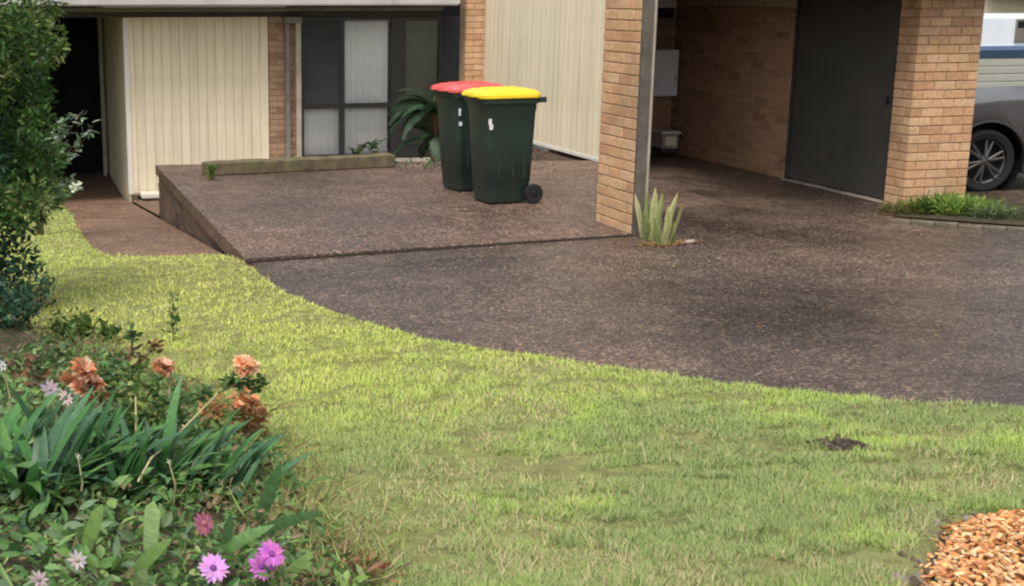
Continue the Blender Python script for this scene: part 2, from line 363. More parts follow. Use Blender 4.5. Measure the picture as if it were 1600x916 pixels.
# slab substructure: stained brick retaining wall on the left side
def cutmesh(cache, L, h, d, mat, nm='brick'):
    k = (round(L, 3), h, d, mat.name)
    if k not in cache: cache[k] = MB().box(0, L, 0, d, 0, h).mesh(nm, mat, bevel=.004)
    return cache[k]
BC = {}
def brick_face(parent, p0, ang, L, z0, n, mat, s_even=0, s_odd=.12, e_even=0, e_odd=0, topf=None, seen=None):
    """courses of single bricks along direction ang; their outer faces look to the right of that direction"""
    u = Vector((math.cos(ang), math.sin(ang), 0)); hid = MB(); nrm = Vector((-u.y, u.x, 0))
    for k in range(n):
        s = s_even if k % 2 == 0 else s_odd; e = L - (e_even if k % 2 == 0 else e_odd)
        first = True; z = z0 + k * .086
        while s < e - .02:
            l = .23
            if first and ((k % 2 == 1 and s_odd == 0) or (k % 2 == 0 and s_even == 0)) and s_even == s_odd and k % 2: l = .11
            first = False; l = min(l, e - s)
            if l > .03 and (topf is None or z + .076 <= topf(s)):
                j = random.uniform(-.0018, .0018); p = Vector(p0) + u * s + nrm * j
                if seen is None or seen(p + u * l / 2):
                    inst('brick', cutmesh(BC, l, .076, .1, mat), parent, (p.x, p.y, z), (0, 0, ang + random.uniform(-.003, .003)))
                else:
                    Mx = Matrix.Translation((p.x, p.y, z)) @ Matrix.Rotation(ang, 4, 'Z'); hid.box(0, l, 0, .1, 0, .076, M=Mx)
            s += l + .01
    if hid.v: tag(hid.build('brick', mat, parent), kind='stuff')
rw = empty('retaining_wall', (SX + .02, 12.3, 0), label='dark stained brick retaining wall along the left side of the raised slab', cat='retaining wall')
rwb = lambda m, nm, mt: m.build(nm, mt, rw)
for o in (MB().box(.012, .2, -2.85, 2.88, -.75, -.115).build('mortar', M['mortar_dark'], rw),): pass
brick_face(rw, (.005, 2.9, 0), -math.pi / 2, 5.6, -.80, 8, M['brick_dark'], s_even=0, s_odd=.12, topf=lambda s: -.112)
for c in rw.children:
    if c.name.startswith('brick'): pass
# pit behind the slab: light concrete floor added to brighten the blinds
pit = grid('bounce_floor', 3.3, 6.7, 14.2, 19.2, .2, lambda X, Y: np.where(Y < 14.9, -.6, -.45 + .05 * (vnoise(X, Y, 2) - .5)), M['concrete'], 'low light concrete floor between slab and windows, added to bounce light onto the blinds')
# path
def zpathf(X, Y):
    z = zpath(Y) + zdrive(X * 0, np.minimum(Y, 9.3)) ; return z
grid('path', -2.6, SX + .02, 9.3, 24.1, .1, lambda X, Y: zpathf(X, Y) - .012, M['path'], 'reddish aggregate path dropping down beside the house')
grid('path', SX + .02, 3.3, 15.22, 18.9, .1, lambda X, Y: zpathf(X, Y) - .012, M['path'], 'lower end of the path along the cream cladding')
# lawn turf
def zlawn(X, Y):
    sd = poly_sd(X, Y, lawn_poly) ; sb = poly_sd(X, Y, mulch_poly)
    wob = .012 * (vnoise(X, Y, 9) - .5) + .008 * (vnoise(X, Y, 22) - .5)
    z = zg(np.minimum(X, 1.62) * (X < 1.63) + X * (X >= 1.63), Y)
    zz = np.where(X < 1.63, z, zdrive(X, Y))
    zz = zz - 1.2 * ss(-sd, .15, .4) - .35 * ss(sb, .0, .12)
    return zz + np.clip((sd + wob * 1.5) * .9, -.10, .022) + wob * .6
TURF = NT('turf'); _p = TURF.pos(); _n = TURF.noise(_p, 14, 6, .7); _n2 = TURF.noise(_p, 1.2, 4)
_c = TURF.ramp(_n, [(.3, (.12, .11, .05)), (.55, (.22, .24, .08)), (.8, (.36, .41, .12))])
_c = TURF.mix(TURF.ramp(_n2, [(.4, (0, 0, 0)), (.7, (.5, .5, .5))]), _c, (.25, .24, .11, 1)); TURF.bump(_n, 1, .02)
M['turf'] = TURF.out(_c, .95, .1)
grid('lawn_ground', -9, 12, .6, 20, .06, zlawn, M['turf'], 'earth and thatch under the lawn')

# ================================================================ LEFT HOUSE
YF = 18.7
def zY(y, Y=YF): return onY(300, y, Y).z
def xY(x, Y=YF, y=150): return onY(x, y, Y).x
house = empty('house', (xY(203, y=305), YF, -.85), label='long low house with cream cladding, dark framed windows and pale gutter behind the parking slab', cat='house')
hx, hy, hz = house.location
def H(m, nm, mt, parent=house, **k):
    """build in world coordinates, then shift into the thing's frame"""
    o = m.build(nm, mt, parent, **k)
    for v in o.data.vertices: v.co -= Vector((hx, hy, hz))
    return o
XG0, XG1 = xY(203, y=300), xY(420, y=150)
ZT = zY(27); ZB = -.86
# cladding boards, front
def boards(parent, off, p0, ang, L, z0, z1, wdt, mat):
    u = Vector((math.cos(ang), math.sin(ang), 0)); n = int(round(L / wdt)); ww = L / n
    mm = MB(); g = .006; t = .018
    mm.rings([[(0.0015, t, 0), (.0015, g, 0), (g + .0015, 0, 0), (ww - g - .0015, 0, 0), (ww - .0015, g, 0), (ww - .0015, t, 0)],
              [(0.0015, t, z1 - z0), (.0015, g, z1 - z0), (g + .0015, 0, z1 - z0), (ww - g - .0015, 0, z1 - z0), (ww - .0015, g, z1 - z0), (ww - .0015, t, z1 - z0)]])
    me = mm.mesh('board', mat)
    for i in range(n):
        p = Vector(p0) + u * ww * i - Vector(off); inst('board', me, parent, (p.x, p.y, z0 - off[2]), (0, 0, ang + random.uniform(-.004, .004)))
off = (hx, hy, hz)
cl = H(MB().box(XG0 + .004, XG1, YF + .019, YF + .12, ZB, ZT), 'cladding_wall', M['cream'])
boards(cl, off, (XG0, YF, 0), 0, XG1 - XG0, ZB + .03, ZT, .13, M['cream'])
cs = H(MB().box(XG0 + .022, XG0 + .12, YF + .12, 22.9, ZB - .45, ZT), 'cladding_wall', M['cream'])
boards(cs, off, (XG0 + .003, 22.9, 0), -math.pi / 2, 22.9 - YF - .02, ZB - .3, ZT, .15, M['cream'])
H(MB().box(XG0 - .012, XG0 + .05, YF - .014, YF + .001, ZB + .02, ZT - .01).box(XG0 - .014, XG0 + .002, YF + .001, YF + .05, ZB + .02, ZT - .01), 'corner_trim', M['trim'])
H(MB().box(xY(214, 18.6), xY(243, 18.6), 18.4, 18.66, -.87, -.80), 'footing_block', M['paleconc'], bevel=.01)
# brick pier and downpipe between cladding and windows
P0, P1 = xY(421), xY(447)
pier = H(MB().box(P0 + .006, xY(470) - .03, YF + .012, YF + .2, ZB, ZT + .01), 'brick_wall', M['mortar'])
brick_face(pier, (P0 - hx, 0, 0), 0, xY(470) - P0 - .04, ZB - hz, 30, M['brick_red'], s_even=0, s_odd=0, topf=lambda s: ZT - hz)
H(MB().box(xY(461), xY(469), YF - .10, YF - .02, -.55, ZT - .04), 'downpipe', M['beige'], bevel=.008)
H(MB().box(xY(445), xY(452), YF - .08, YF - .02, -.55, ZT - .10).box(xY(443), xY(470), YF - .13, YF - .001, ZT - .09, ZT + .0), 'downpipe', M['greypaint'], bevel=.006)
# beams, fascia, gutter, soffit, roof
GE = xY(712, 18.05)
H(MB().box(-3.4, GE - .03, YF - .04, YF + .16, ZT + .002, ZT + .075), 'wall_beam', M['darktimber'])
H(MB().box(-3.4, GE - .02, YF - .10, YF + .1, ZT + .08, ZT + .135), 'eave_beam', M['greypaint'])
H(MB().box(-3.4, GE - .01, 18.12, YF + .3, 1.87, 1.885), 'soffit', M['soffit'])
H(MB().box(-3.4, GE, 18.09, 18.118, 1.775, 2.0), 'fascia', M['darktimber'])
g = MB(); pr = [(18.085, 1.90), (18.085, 1.795), (18.07, 1.78), (17.995, 1.78), (17.975, 1.80), (17.965, 1.90), (17.975, 1.915), (17.985, 1.90), (17.99, 1.81), (18.07, 1.81)]
g.rings([[(-3.4, a, b) for a, b in pr], [(GE, a, b) for a, b in pr]]); H(g, 'gutter', M['gutter'])
rf = H(MB().box(-3.4, GE + .05, 0, .02, 0, .02), 'roof', M['tile'])
bpy.data.meshes.remove(rf.data)
rm = MB(); rm.add([(-3.4, 17.98, 1.99), (GE + .04, 17.98, 1.99), (GE + .04, 24.6, 3.9), (-3.4, 24.6, 3.9), (-3.4, 17.98, 2.03), (GE + .04, 17.98, 2.03), (GE + .04, 24.6, 3.94), (-3.4, 24.6, 3.94)], [(3, 2, 1, 0), (4, 5, 6, 7), (0, 1, 5, 4), (1, 2, 6, 5), (2, 3, 7, 6), (3, 0, 4, 7)])
H(rm, 'roof', M['tile'])
# ceiling behind the soffit, back and side walls that close the dark passage
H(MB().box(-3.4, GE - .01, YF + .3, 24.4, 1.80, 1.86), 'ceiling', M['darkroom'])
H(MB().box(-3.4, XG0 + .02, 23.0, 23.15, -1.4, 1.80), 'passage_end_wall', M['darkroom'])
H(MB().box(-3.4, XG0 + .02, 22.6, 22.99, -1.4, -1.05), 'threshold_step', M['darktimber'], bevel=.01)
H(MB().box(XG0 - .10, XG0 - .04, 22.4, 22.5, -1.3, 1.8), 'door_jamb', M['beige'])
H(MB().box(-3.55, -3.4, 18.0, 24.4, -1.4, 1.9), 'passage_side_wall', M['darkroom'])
# window wall
WX = [xY(470), xY(532.5), xY(538), xY(612), xY(628), xY(690)]
WZ1, WZM, WZ0 = ZT - .005, zY(171), -.42
fw = .05
win = H(MB().box(WX[0] + .003, WX[0] + fw, YF + .02, YF + .09, WZ0, WZ1).box(WX[3], WX[4] + .0, YF - .01, YF + .1, WZ0, WZ1).box(WX[0] + fw, WX[3], YF + .021, YF + .088, WZ1 - .05, WZ1 - .001).box(WX[0] + fw, WX[3], YF + .021, YF + .088, WZ0, WZ0 + .05), 'window', M['alu'])
H(MB().box(WX[1] - .01, WX[2] + .01, YF + .018, YF + .091, WZ0 + .05, WZ1 - .05), 'frame_bar', M['alu'], win)
H(MB().box(WX[0] + fw, WX[1] - .01, YF + .025, YF + .085, WZM - .035, WZM + .035), 'frame_bar', M['alu'], win)
H(MB().box(WX[2] + .01, WX[3], YF + .025, YF + .085, WZM - .035, WZM + .035), 'frame_bar', M['alu'], win)
for a, b in ((WX[0] + fw, WX[1] - .01), (WX[2] + .01, WX[3])):
    for c, d in ((WZ0 + .05, WZM - .035), (WZM + .035, WZ1 - .05)):
        H(MB().box(a, b, YF + .05, YF + .056, c, d), 'pane', M['glass'], win)
H(MB().box(WX[0] + fw, WX[1] - .01, YF + .035, YF + .04, WZM + .035, WZ1 - .05), 'insect_screen', M['screen'], win)
sl = MB(); wb = .098
sl.rings([[(wb * t, .012 * math.sin(t * math.pi), z) for t in (0, .25, .5, .75, 1)] + [(wb * t, .012 * math.sin(t * math.pi) + .002, z) for t in (1, .75, .5, .25, 0)] for z in (0, 2.0)])
slm = sl.mesh('blind_slat', M['blind'], smooth=True)
x = WX[0] + .05
while x < WX[3] - .05:
    o = inst('blind_slat', slm, win, (x - hx, YF + .16 - hy, WZ0 + .03 - hz), (0, 0, random.uniform(-.32, -.12) if x > WX[2] else random.uniform(-.06, .0)), (1, 1, (WZ1 - WZ0 - .07) / 2.0)); x += .090 if x > WX[2] else .094
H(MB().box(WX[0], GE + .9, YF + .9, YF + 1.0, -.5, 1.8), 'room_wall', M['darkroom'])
# glazed door right of the windows
dr = H(MB().box(WX[4] + .003, WX[4] + .055, YF + .0, YF + .08, -.42, WZ1).box(WX[5] - .05, WX[5], YF + .0, YF + .08, -.42, WZ1).box(WX[4] + .055, WX[5] - .05, YF + .001, YF + .079, WZ1 - .06, WZ1 - .001).box(WX[4] + .055, WX[5] - .05, YF + .001, YF + .079, -.42, -.30), 'glass_door', M['alu'])
H(MB().box(WX[4] + .055, WX[5] - .05, YF + .03, YF + .036, -.30, WZ1 - .06), 'pane', M['glass'], dr)
H(MB().box(WX[5] - .04, WX[5] - .02, YF - .05, YF - .01, .42, .62), 'handle', M['greypaint'], dr, bevel=.004)
H(MB().box(WX[5] + .002, xY(712, 18.9) + .05, YF + .04, YF + .14, -.45, WZ1), 'side_panel', M['screen'])
H(MB().box(WX[4] + .05, WX[5] - .05, YF + .12, YF + .13, -.42, WZ1), 'curtain', simple('dark_green_curtain', (.07, .10, .085, 1), .9, .2, 4, .1), dr)

# ---- wing: brick corner strip and cream side wall
XW = 6.72; YW0 = 13.55; YW1 = 18.9
wing = empty('cream_wall', (XW, YW0, 0), label='long cream grooved wall running back behind the yellow and red lidded bins, brick at its far end', cat='wall')
off = (XW, YW0, 0)
YW1 = 18.14
cw = MB().box(.02, .13, 0, YW1 - YW0 - .02, .06, 2.6).build('cladding_wall', M['cream'], wing)
boards(cw, off, (XW, YW1 - .02, 0), -math.pi / 2, YW1 - YW0 - .02, .05, 2.6, .15, M['cream'])
MB().box(-.008, .05, -.004, YW1 - YW0 - .03, .0, .048).build('bottom_rail', M['trim'], wing, bevel=.004)
MB().box(.001, .135, -.03, -.001, .0, 2.6).build('end_trim', M['cream'], wing)
YSR = 18.16 - YW0
bs = MB().box(-.262, .018, YSR + .012, YSR + .3, -.6, 2.6).build('brick_wall', M['mortar'], wing)
brick_face(bs, (-.27, YSR, 0), 0, .29, -.6, 37, M['brick'], s_even=0, s_odd=0)

# ================================================================ FREESTANDING BRICK PIER (centre)
pp = onz(985, 368)
PX, PY = pp.x, pp.y
PL = .66; PW = .112
pie = empty('brick_pier', (PX, PY, 0), label='tan brick pier with a grey post on its front, standing beside the upright spiky plant', cat='brick pier')
core = MB().box(.008, PW, .012, PL - .006, -.1, 2.3).build('pier_core', M['mortar'], pie)
for k in range(27):
    z = .0 + k * .086
    if k % 2 == 0: segs = [(0, .11), (.12, .35), (.36, .59), (.60, .66)]
    else: segs = [(0, .23), (.24, .47), (.48, .66)]
    for a, b in segs:
        me = cutmesh(BC, b - a, .076, .1, M['brick'])
        inst('brick', me, core, (random.uniform(-.002, .002), b, z), (0, 0, -math.pi / 2 + random.uniform(-.004, .004)))
post = MB().box(.006, .088, -.05, .008, .0, 2.3).build('post', M['postgrey'], pie, bevel=.004)
MB().box(.094, .120, -.045, -.005, .10, 2.3).build('downpipe', M['beige'], pie, bevel=.008)
MB().box(.0, .24, .05, .30, 2.302, 2.5).build('cap_beam', M['darktimber'], pie)

# ================================================================ RIGHT UNIT
rp = onz(1410, 322, -.1); XS = 8.45; YP = 10.97; ZG2 = -.16
# near pillar
npier = empty('brick_pier', (XS, YP, -.1), label='broad sunlit tan brick pier between the charcoal door and the grey car', cat='brick pier')
NW = .725; ND = .30
c2 = MB().box(.012, NW - .012, .012, ND - .002, -.15, 2.25).build('pier_core', M['mortar'], npier)
for k in range(28):
    z = -.08 + k * .086
    s = 0 if k % 2 == 0 else -1
    xs = [(0, .23), (.24, .47), (.48, .71)] if k % 2 == 0 else [(0, .11), (.12, .35), (.36, .59), (.60, .71)]
    for a, b in xs:
        inst('brick', cutmesh(BC, b - a, .076, .1, M['brick']), c2, (a, random.uniform(-.002, .002), z), (0, 0, random.uniform(-.004, .004)))
    ys = [(.105, .295)] if k % 2 == 0 else [(.105, .17), (.18, .295)]
    for a, b in ys:
        inst('brick', cutmesh(BC, b - a, .076, .1, M['brick']), c2, (random.uniform(-.001, .002) + .001, b, z), (0, 0, -math.pi / 2))
unit = empty('brick_storeroom', (XS, 13.2, -.15), label='shade darkened brick storeroom wall with a charcoal door, under the carport roof', cat='storeroom')
Y1, Y2, Y3 = YP + ND, 13.06, 15.9
mw = MB().box(.012, .5, Y2 - 13.2, Y3 - 13.2, -.1, 2.3).build('brick_wall', M['mortar'], unit)
brick_face(mw, (0, Y3 - 13.2, 0), -math.pi / 2, Y3 - Y2, -.04, 23, M['brick_shade'], s_even=0, s_odd=.12)
dd = MB().box(.06, .1, Y1 - 13.2 + .03, Y2 - 13.2 - .03, .06, 2.08).build('door', M['door'], unit)
MB().box(.052, .059, Y1 - 13.2 + .03, Y1 - 13.2 + .05, .06, 2.2).build('panel_joint', M['carblack'], dd)
MB().box(.035, .058, Y1 - 13.2 + .13, Y1 - 13.2 + .15, 1.0, 1.08).build('handle', M['carblack'], dd, bevel=.004)
MB().box(.02, .11, Y1 - 13.2, Y1 - 13.2 + .029, .02, 2.25).box(.02, .11, Y2 - 13.2 - .029, Y2 - 13.2, .02, 2.25).box(.021, .109, Y1 - 13.2 + .029, Y2 - 13.2 - .029, 2.2, 2.25).build('door_frame', M['darktimber'], unit)
MB().box(-.03, .3, Y1 - 13.2, Y2 - 13.2, -.1, .045).build('door_sill', M['concrete'], unit, bevel=.006)
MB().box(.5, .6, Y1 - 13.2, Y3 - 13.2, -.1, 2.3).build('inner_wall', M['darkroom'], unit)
# rear wall with meter box
YB = 15.7
rear = empty('rear_wall', (7.7, YB, -.1), label='shade darkened brick wall closing the back of the carport', cat='wall')
mr = MB().box(-.84, .74, .012, .3, -.1, 2.5).build('brick_wall', M['mortar'], rear)
brick_face(mr, (.0, 0, 0), 0, .745, -.03, 27, M['brick_shade'], s_even=0, s_odd=.12)
wz = onY(1050, 12, YB).z + .1
wn = MB().box(.36, .72, -.03, .01, wz, wz + .05).box(.36, .72, -.02, .01, wz + .05, wz + .5).build('window', M['trim'], rear)
MB().box(.36, .70, -.035, .01, onY(1050, 33, YB).z + .1 - .02, onY(1050, 33, YB).z + .1 + .03).build('window_ledge', M['greypaint'], rear)
MB().box(.38, .69, -.012, .011, onY(1050, 30, YB).z + .12, wz - .005).build('window_gap', M['carblack'], rear)
mb_ = empty('meter_box', (onY(1040, 100, YB - .1).x, YB - .1, .9), label='white meter box on the shaded brick wall at the back of the carport', cat='meter box')
q0, q1 = onY(1026, 78, YB - .17), onY(1058, 150, YB - .17)
bx0, bx1, bz0, bz1 = q0.x - mb_.location.x, q1.x - mb_.location.x, q1.z - .9, q0.z - .9
MB().box(bx0, bx1, -.07, .095, bz0, bz1).build('box', M['whitebox'], mb_, bevel=.008)
MB().box(bx0 + .02, bx1 - .02, -.082, -.0705, bz0 + .02, bz1 - .02).build('lid', M['whitebox'], mb_, bevel=.004)
MB().box(bx1 - .05, bx1 - .035, -.09, -.0825, bz0 + .2, bz0 + .26).build('latch', M['greypaint'], mb_)
vb = empty('vent_box', (0, 0, 0), label='small cream box with a pale flat lid low on the carport rear wall', cat='vent box')
v0, v1 = onY(1034, 206, 15.3), onY(1062, 236, 15.3); vb.location = (v0.x, 15.3, v1.z)
ww_ = v1.x - v0.x; hh_ = v0.z - v1.z
MB().box(.02, ww_ - .02, .0, .3, .03, hh_ - .035).build('casing', M['concrete'], vb, bevel=.01)
MB().box(0, ww_, -.02, .33, hh_ - .034, hh_).build('lid', M['paleconc'], vb, bevel=.006)
MB().box(.01, ww_ - .01, .01, .3, -.01, .029).build('base', M['darktimber'], vb)
MB().box(.06, ww_ - .06, -.008, -.001, .07, hh_ - .07).build('grille', M['cream'], vb)
lit_corner = MB().tube([(onY(1070, 80, 15.62).x, 15.62, -.1), (onY(1072, 80, 15.62).x, 15.62, 2.2)], .035, 10).build('lit_corner_tube', simple('lit_corner_brown', (.30, .17, .09, 1), .7, .2, 9), smooth=True)  # brown tube added to stand for the lit edge of the brick corner
tag(lit_corner, 'rust brown vertical pipe in the back corner of the carport beside the meter box', 'pipe')
# carport roof
cr = empty('carport_roof', (8.1, 10.78, 1.985), label='dark flat carport roof over the storeroom door, only its shade seen', cat='roof')
MB().box(-1.2, 1.35, -.05, 5.4, 0, .06).build('roof_sheet', M['darktimber'], cr)
MB().box(-1.2, 1.35, -.09, -.051, -.03, .2).build('fascia', M['darktimber'], cr)
for i in range(5): MB().box(-1.2, 1.3, .6 + i * 1.0, 1.66 - 1 + i * 1.0, -.022, -.001).build('rafter', M['soffit'], cr)

# ================================================================ PARKED CAR
def make_car(wx, wy, gz, rz):
    car = empty('parked_car', (wx, wy, gz), rz, 'dark grey metallic car, its front wheel showing beside the broad brick pier', 'car')
    # local: wheel centre at x=0, nose toward -x, side plane at y=-.1
    r = .335; ra = .41; W = 1.78; y0 = -.10
    top = [(-.86, .50), (-.86, .62), (-.80, .74), (-.62, .84), (-.30, .915), (.1, .96), (.6, .985), (1.5, 1.01)]
    wb = 2.65
    bot = [(-.86, .28)]
    arch = lambda cx: [(cx - ra * math.cos(t), .335 + ra * math.sin(t)) for t in [math.pi * i / 12 for i in range(13)]]
    low = [(-.80, .20), (-ra, .20)] + [(x, max(z, .2)) for x, z in arch(0)] + [(ra, .20), (wb - ra, .20)] + arch(wb) + [(wb + ra, .2), (wb + .75, .22)]
    up = [(wb + .80, .55), (wb + .78, .95), (wb + .72, 1.06)]
    outl = low + up + list(reversed(top)) + bot
    zin = lambda z: 0 if z < .7 else (z - .7) ** 2 * .9
    n = len(outl)
    ring0 = [(x, y0 + zin(z) + (.06 * max(0, (-x - .5)) * 3), z) for x, z in outl]; ring1 = [(x, y0 + W - zin(z) - (.06 * max(0, (-x - .5)) * 3), z) for x, z in outl]
    m = MB(); m.rings([ring0, ring1], cap=True); body = m.build('body', M['carpaint'], car, bevel=.028, seg=3, smooth=True)
    # cabin
    prof = [(1.55, 1.0), (1.95, 1.46), (2.2, 1.53), (2.7, 1.48), (3.30, 1.06)]
    m = MB(); m.rings([[(x, y0 + .08 + (z - 1.03) * .42, z) for x, z in prof], [(x, y0 + W - .08 - (z - 1.03) * .42, z) for x, z in prof]]); m.build('cabin', M['carglass'], car, bevel=.03, seg=2, smooth=True)
    MB().rings([[(1.97, y0 + .24, 1.465), (2.2, y0 + .27, 1.545), (2.75, y0 + .25, 1.49)], [(1.97, y0 + W - .24, 1.465), (2.2, y0 + W - .27, 1.545), (2.75, y0 + W - .25, 1.49)]], cap=False, closed=False).build('roof_panel', M['carpaint'], car)
    # wheel well liner
    for cx in (0, wb):
        MB().lathe([(.01, -.30), (ra - .005, -.30), (ra - .005, .0)], 24, Matrix.Translation((cx, y0 + .02, .335)) @ Matrix.Rotation(R_(90), 4, 'X'), cap=False).build('wheel_arch_liner', M['carblack'], car)
    lip = [(x, y0 - .004, z) for x, z in [(-(ra + .012) * math.cos(t), .335 + (ra + .012) * math.sin(t)) for t in [math.pi * i / 16 for i in range(17)]]]
    MB().tube(lip, .014, 6).build('arch_lip', M['carpaint'], car, smooth=True)
    # wheels
    def wheel(cx, cy, s):
        Mx = Matrix.Rotation(R_(90), 4, 'X')
        wt = MB().lathe([(.22, -.09), (.30, -.105), (.33, -.08), (r, -.04), (r, .04), (.33, .08), (.30, .105), (.245, .09), (.235, .05), (.235, -.02)], 36, Mx, cap=False).build('tyre', M['rubber'], car, smooth=True)
        wt.location = (cx, cy, r)
        rim = MB(); rim.lathe([(.238, .085), (.238, .06), (.225, .05), (.22, -.05), (.236, -.05), (.236, .0)], 36, Mx, cap=False)
        rm_ = rim.build('rim', M['alloy'], wt, smooth=True)
        MB().lathe([(.001, -.03), (.22, -.03), (.22, -.025), (.001, -.025)], 24, Mx).build('brake_disc', M['carblack'], wt)
        sp = MB()
        for k in range(6):
            a = k * math.pi / 3 + .3
            for dz in (-.11, .11):
                c, s2 = math.cos(a + dz * .4), math.sin(a + dz * .4); c2_, s3 = math.cos(a + dz * 1.5), math.sin(a + dz * 1.5)
                sp.tube([(c * .04, -.075, s2 * .04), (c2_ * .225, -.06, s3 * .225)], [.018, .013], 6)
        sp.build('spokes', M['alloy'], wt, smooth=True)
        MB().lathe([(.001, .085), (.038, .08), (.055, .065), (.06, .05)], 20, Mx).build('hub_cap', M['alloy'], wt, smooth=True)
        return wt
    w1 = wheel(0, y0 + .12, 1); w2 = wheel(wb, y0 + .12, 1)
    for cx in (0, wb):
        o = wheel(cx, y0 + W - .12, 1); o.rotation_euler = (0, 0, math.pi)
    MB().box(-.87, -.60, y0 + .08, y0 + .42, .62, .76).build('headlight', M['lamp'], car, bevel=.03, seg=2, smooth=True)
    MB().box(-.87, -.60, y0 + W - .42, y0 + W - .08, .62, .76).build('headlight', M['lamp'], car, bevel=.03, seg=2, smooth=True)
    MB().box(-.885, -.8, y0 + .45, y0 + W - .45, .36, .66).build('grille', M['carblack'], car, bevel=.01)
    MB().box(.55, 3.0, y0 - .006, y0 + .02, .21, .30).build('side_skirt', M['carblack'], car, bevel=.006)
    MB().box(.46, .60, y0 - .012, y0 + .02, .80, .86).build('side_indicator', M['carblack'], car, bevel=.006)
    MB().box(.86, .872, y0 - .003, y0 + .03, .30, 1.0).build('door_seam', M['carblack'], car)
    mi = MB().box(.88, 1.06, y0 - .20, y0 - .02, 1.03, 1.16).build('mirror', M['carpaint'], car, bevel=.03, seg=2, smooth=True)
    return car
wc = onz(1538, 302, -.12)
car = make_car(wc.x + .02, wc.y + .12, -.125, R_(-9))

# ================================================================ CARAVAN AND HOUSE BEHIND THE CAR
YC = 17.5
cx0 = onY(1500, 80, YC).x
cv = empty('caravan', (cx0 - .6, YC, 0), label='white caravan with a navy and blue stripe parked behind the grey car', cat='caravan')
zz = lambda y: onY(1560, y, YC).z
L = 5.0
body = MB().box(0, L, .02, 2.2, zz(200), zz(24)).build('body', M['vanwhite'], cv, bevel=.05, seg=2)
MB().box(.02, L - .02, -.004, .019, zz(91), zz(79)).build('stripe', M['navy'], cv)
MB().box(.02, L - .02, -.006, .019, zz(78.6), zz(72)).build('stripe', M['blue'], cv)
for i in range(9):
    zt = zz(92) - i * .12; MB().box(.02, L - .02, .0, .019, zt - .112, zt).build('rib_panel', M['vanlow'], cv, bevel=.012)
wx_ = onY(1588, 40, YC).x - cv.location.x
wv = MB().box(wx_, wx_ + .9, -.012, .019, zz(66), zz(30)).build('window', M['greypaint'], cv, bevel=.008)
MB().box(wx_ + .02, wx_ + .88, -.016, -.0125, zz(44), zz(33)).build('pane', M['carglass'], wv)
MB().lathe([(.2, -.08), (.32, -.08), (.33, 0), (.32, .08), (.2, .08)], 20, Matrix.Translation((2.5, .1, .18)) @ Matrix.Rotation(R_(90), 4, 'X')).build('wheel', M['rubber'], cv)
nh = empty('neighbour_house', (cx0 + 1, 24, 0), label='bright cream rendered house far right beyond the white caravan', cat='house')
MB().box(-5, 9, 0, 6, -1, 2.1).build('wall', M['render'], nh)
eb = onY(1583, 0, 23.4); rr = MB(); x0_ = eb.x - nh.location.x
rr.add([(x0_ - .3, -.6, 2.05), (9.4, -.6, 2.05 - 0), (9.4, 3, 3.6), (x0_ - .3, 3, 3.6), (x0_ - .3, -.6, 1.9 + .05), (9.4, -.6, 1.75)], [(4, 5, 1, 0), (0, 1, 2, 3), (4, 0, 3)])
rr.build('roof', M['soffit'], nh)

# ================================================================ SLEEPER
s0, s1 = onz(322, 276), onz(618, 262)
sa = math.atan2(s1.y - s0.y, s1.x - s0.x); sL = (s1 - s0).length
sh = .14
sm = MB(); nseg = 14
rs = []
for i in range(nseg + 1):
    x = sL * i / nseg; j = lambda: random.uniform(-.006, .006)
    rs.append([(x, 0 + j(), 0), (x, .2 + j(), 0), (x, .2 + j(), sh + j()), (x, .0 + j(), sh + j())])
slp = sm.rings(rs).build('timber_sleeper', M['sleeper'], bevel=.01); slp.location = (s0.x, s0.y, .004); slp.rotation_euler = (0, 0, sa)
tag(slp, 'long mossy timber sleeper lying along the back edge of the slab', 'timber sleeper')

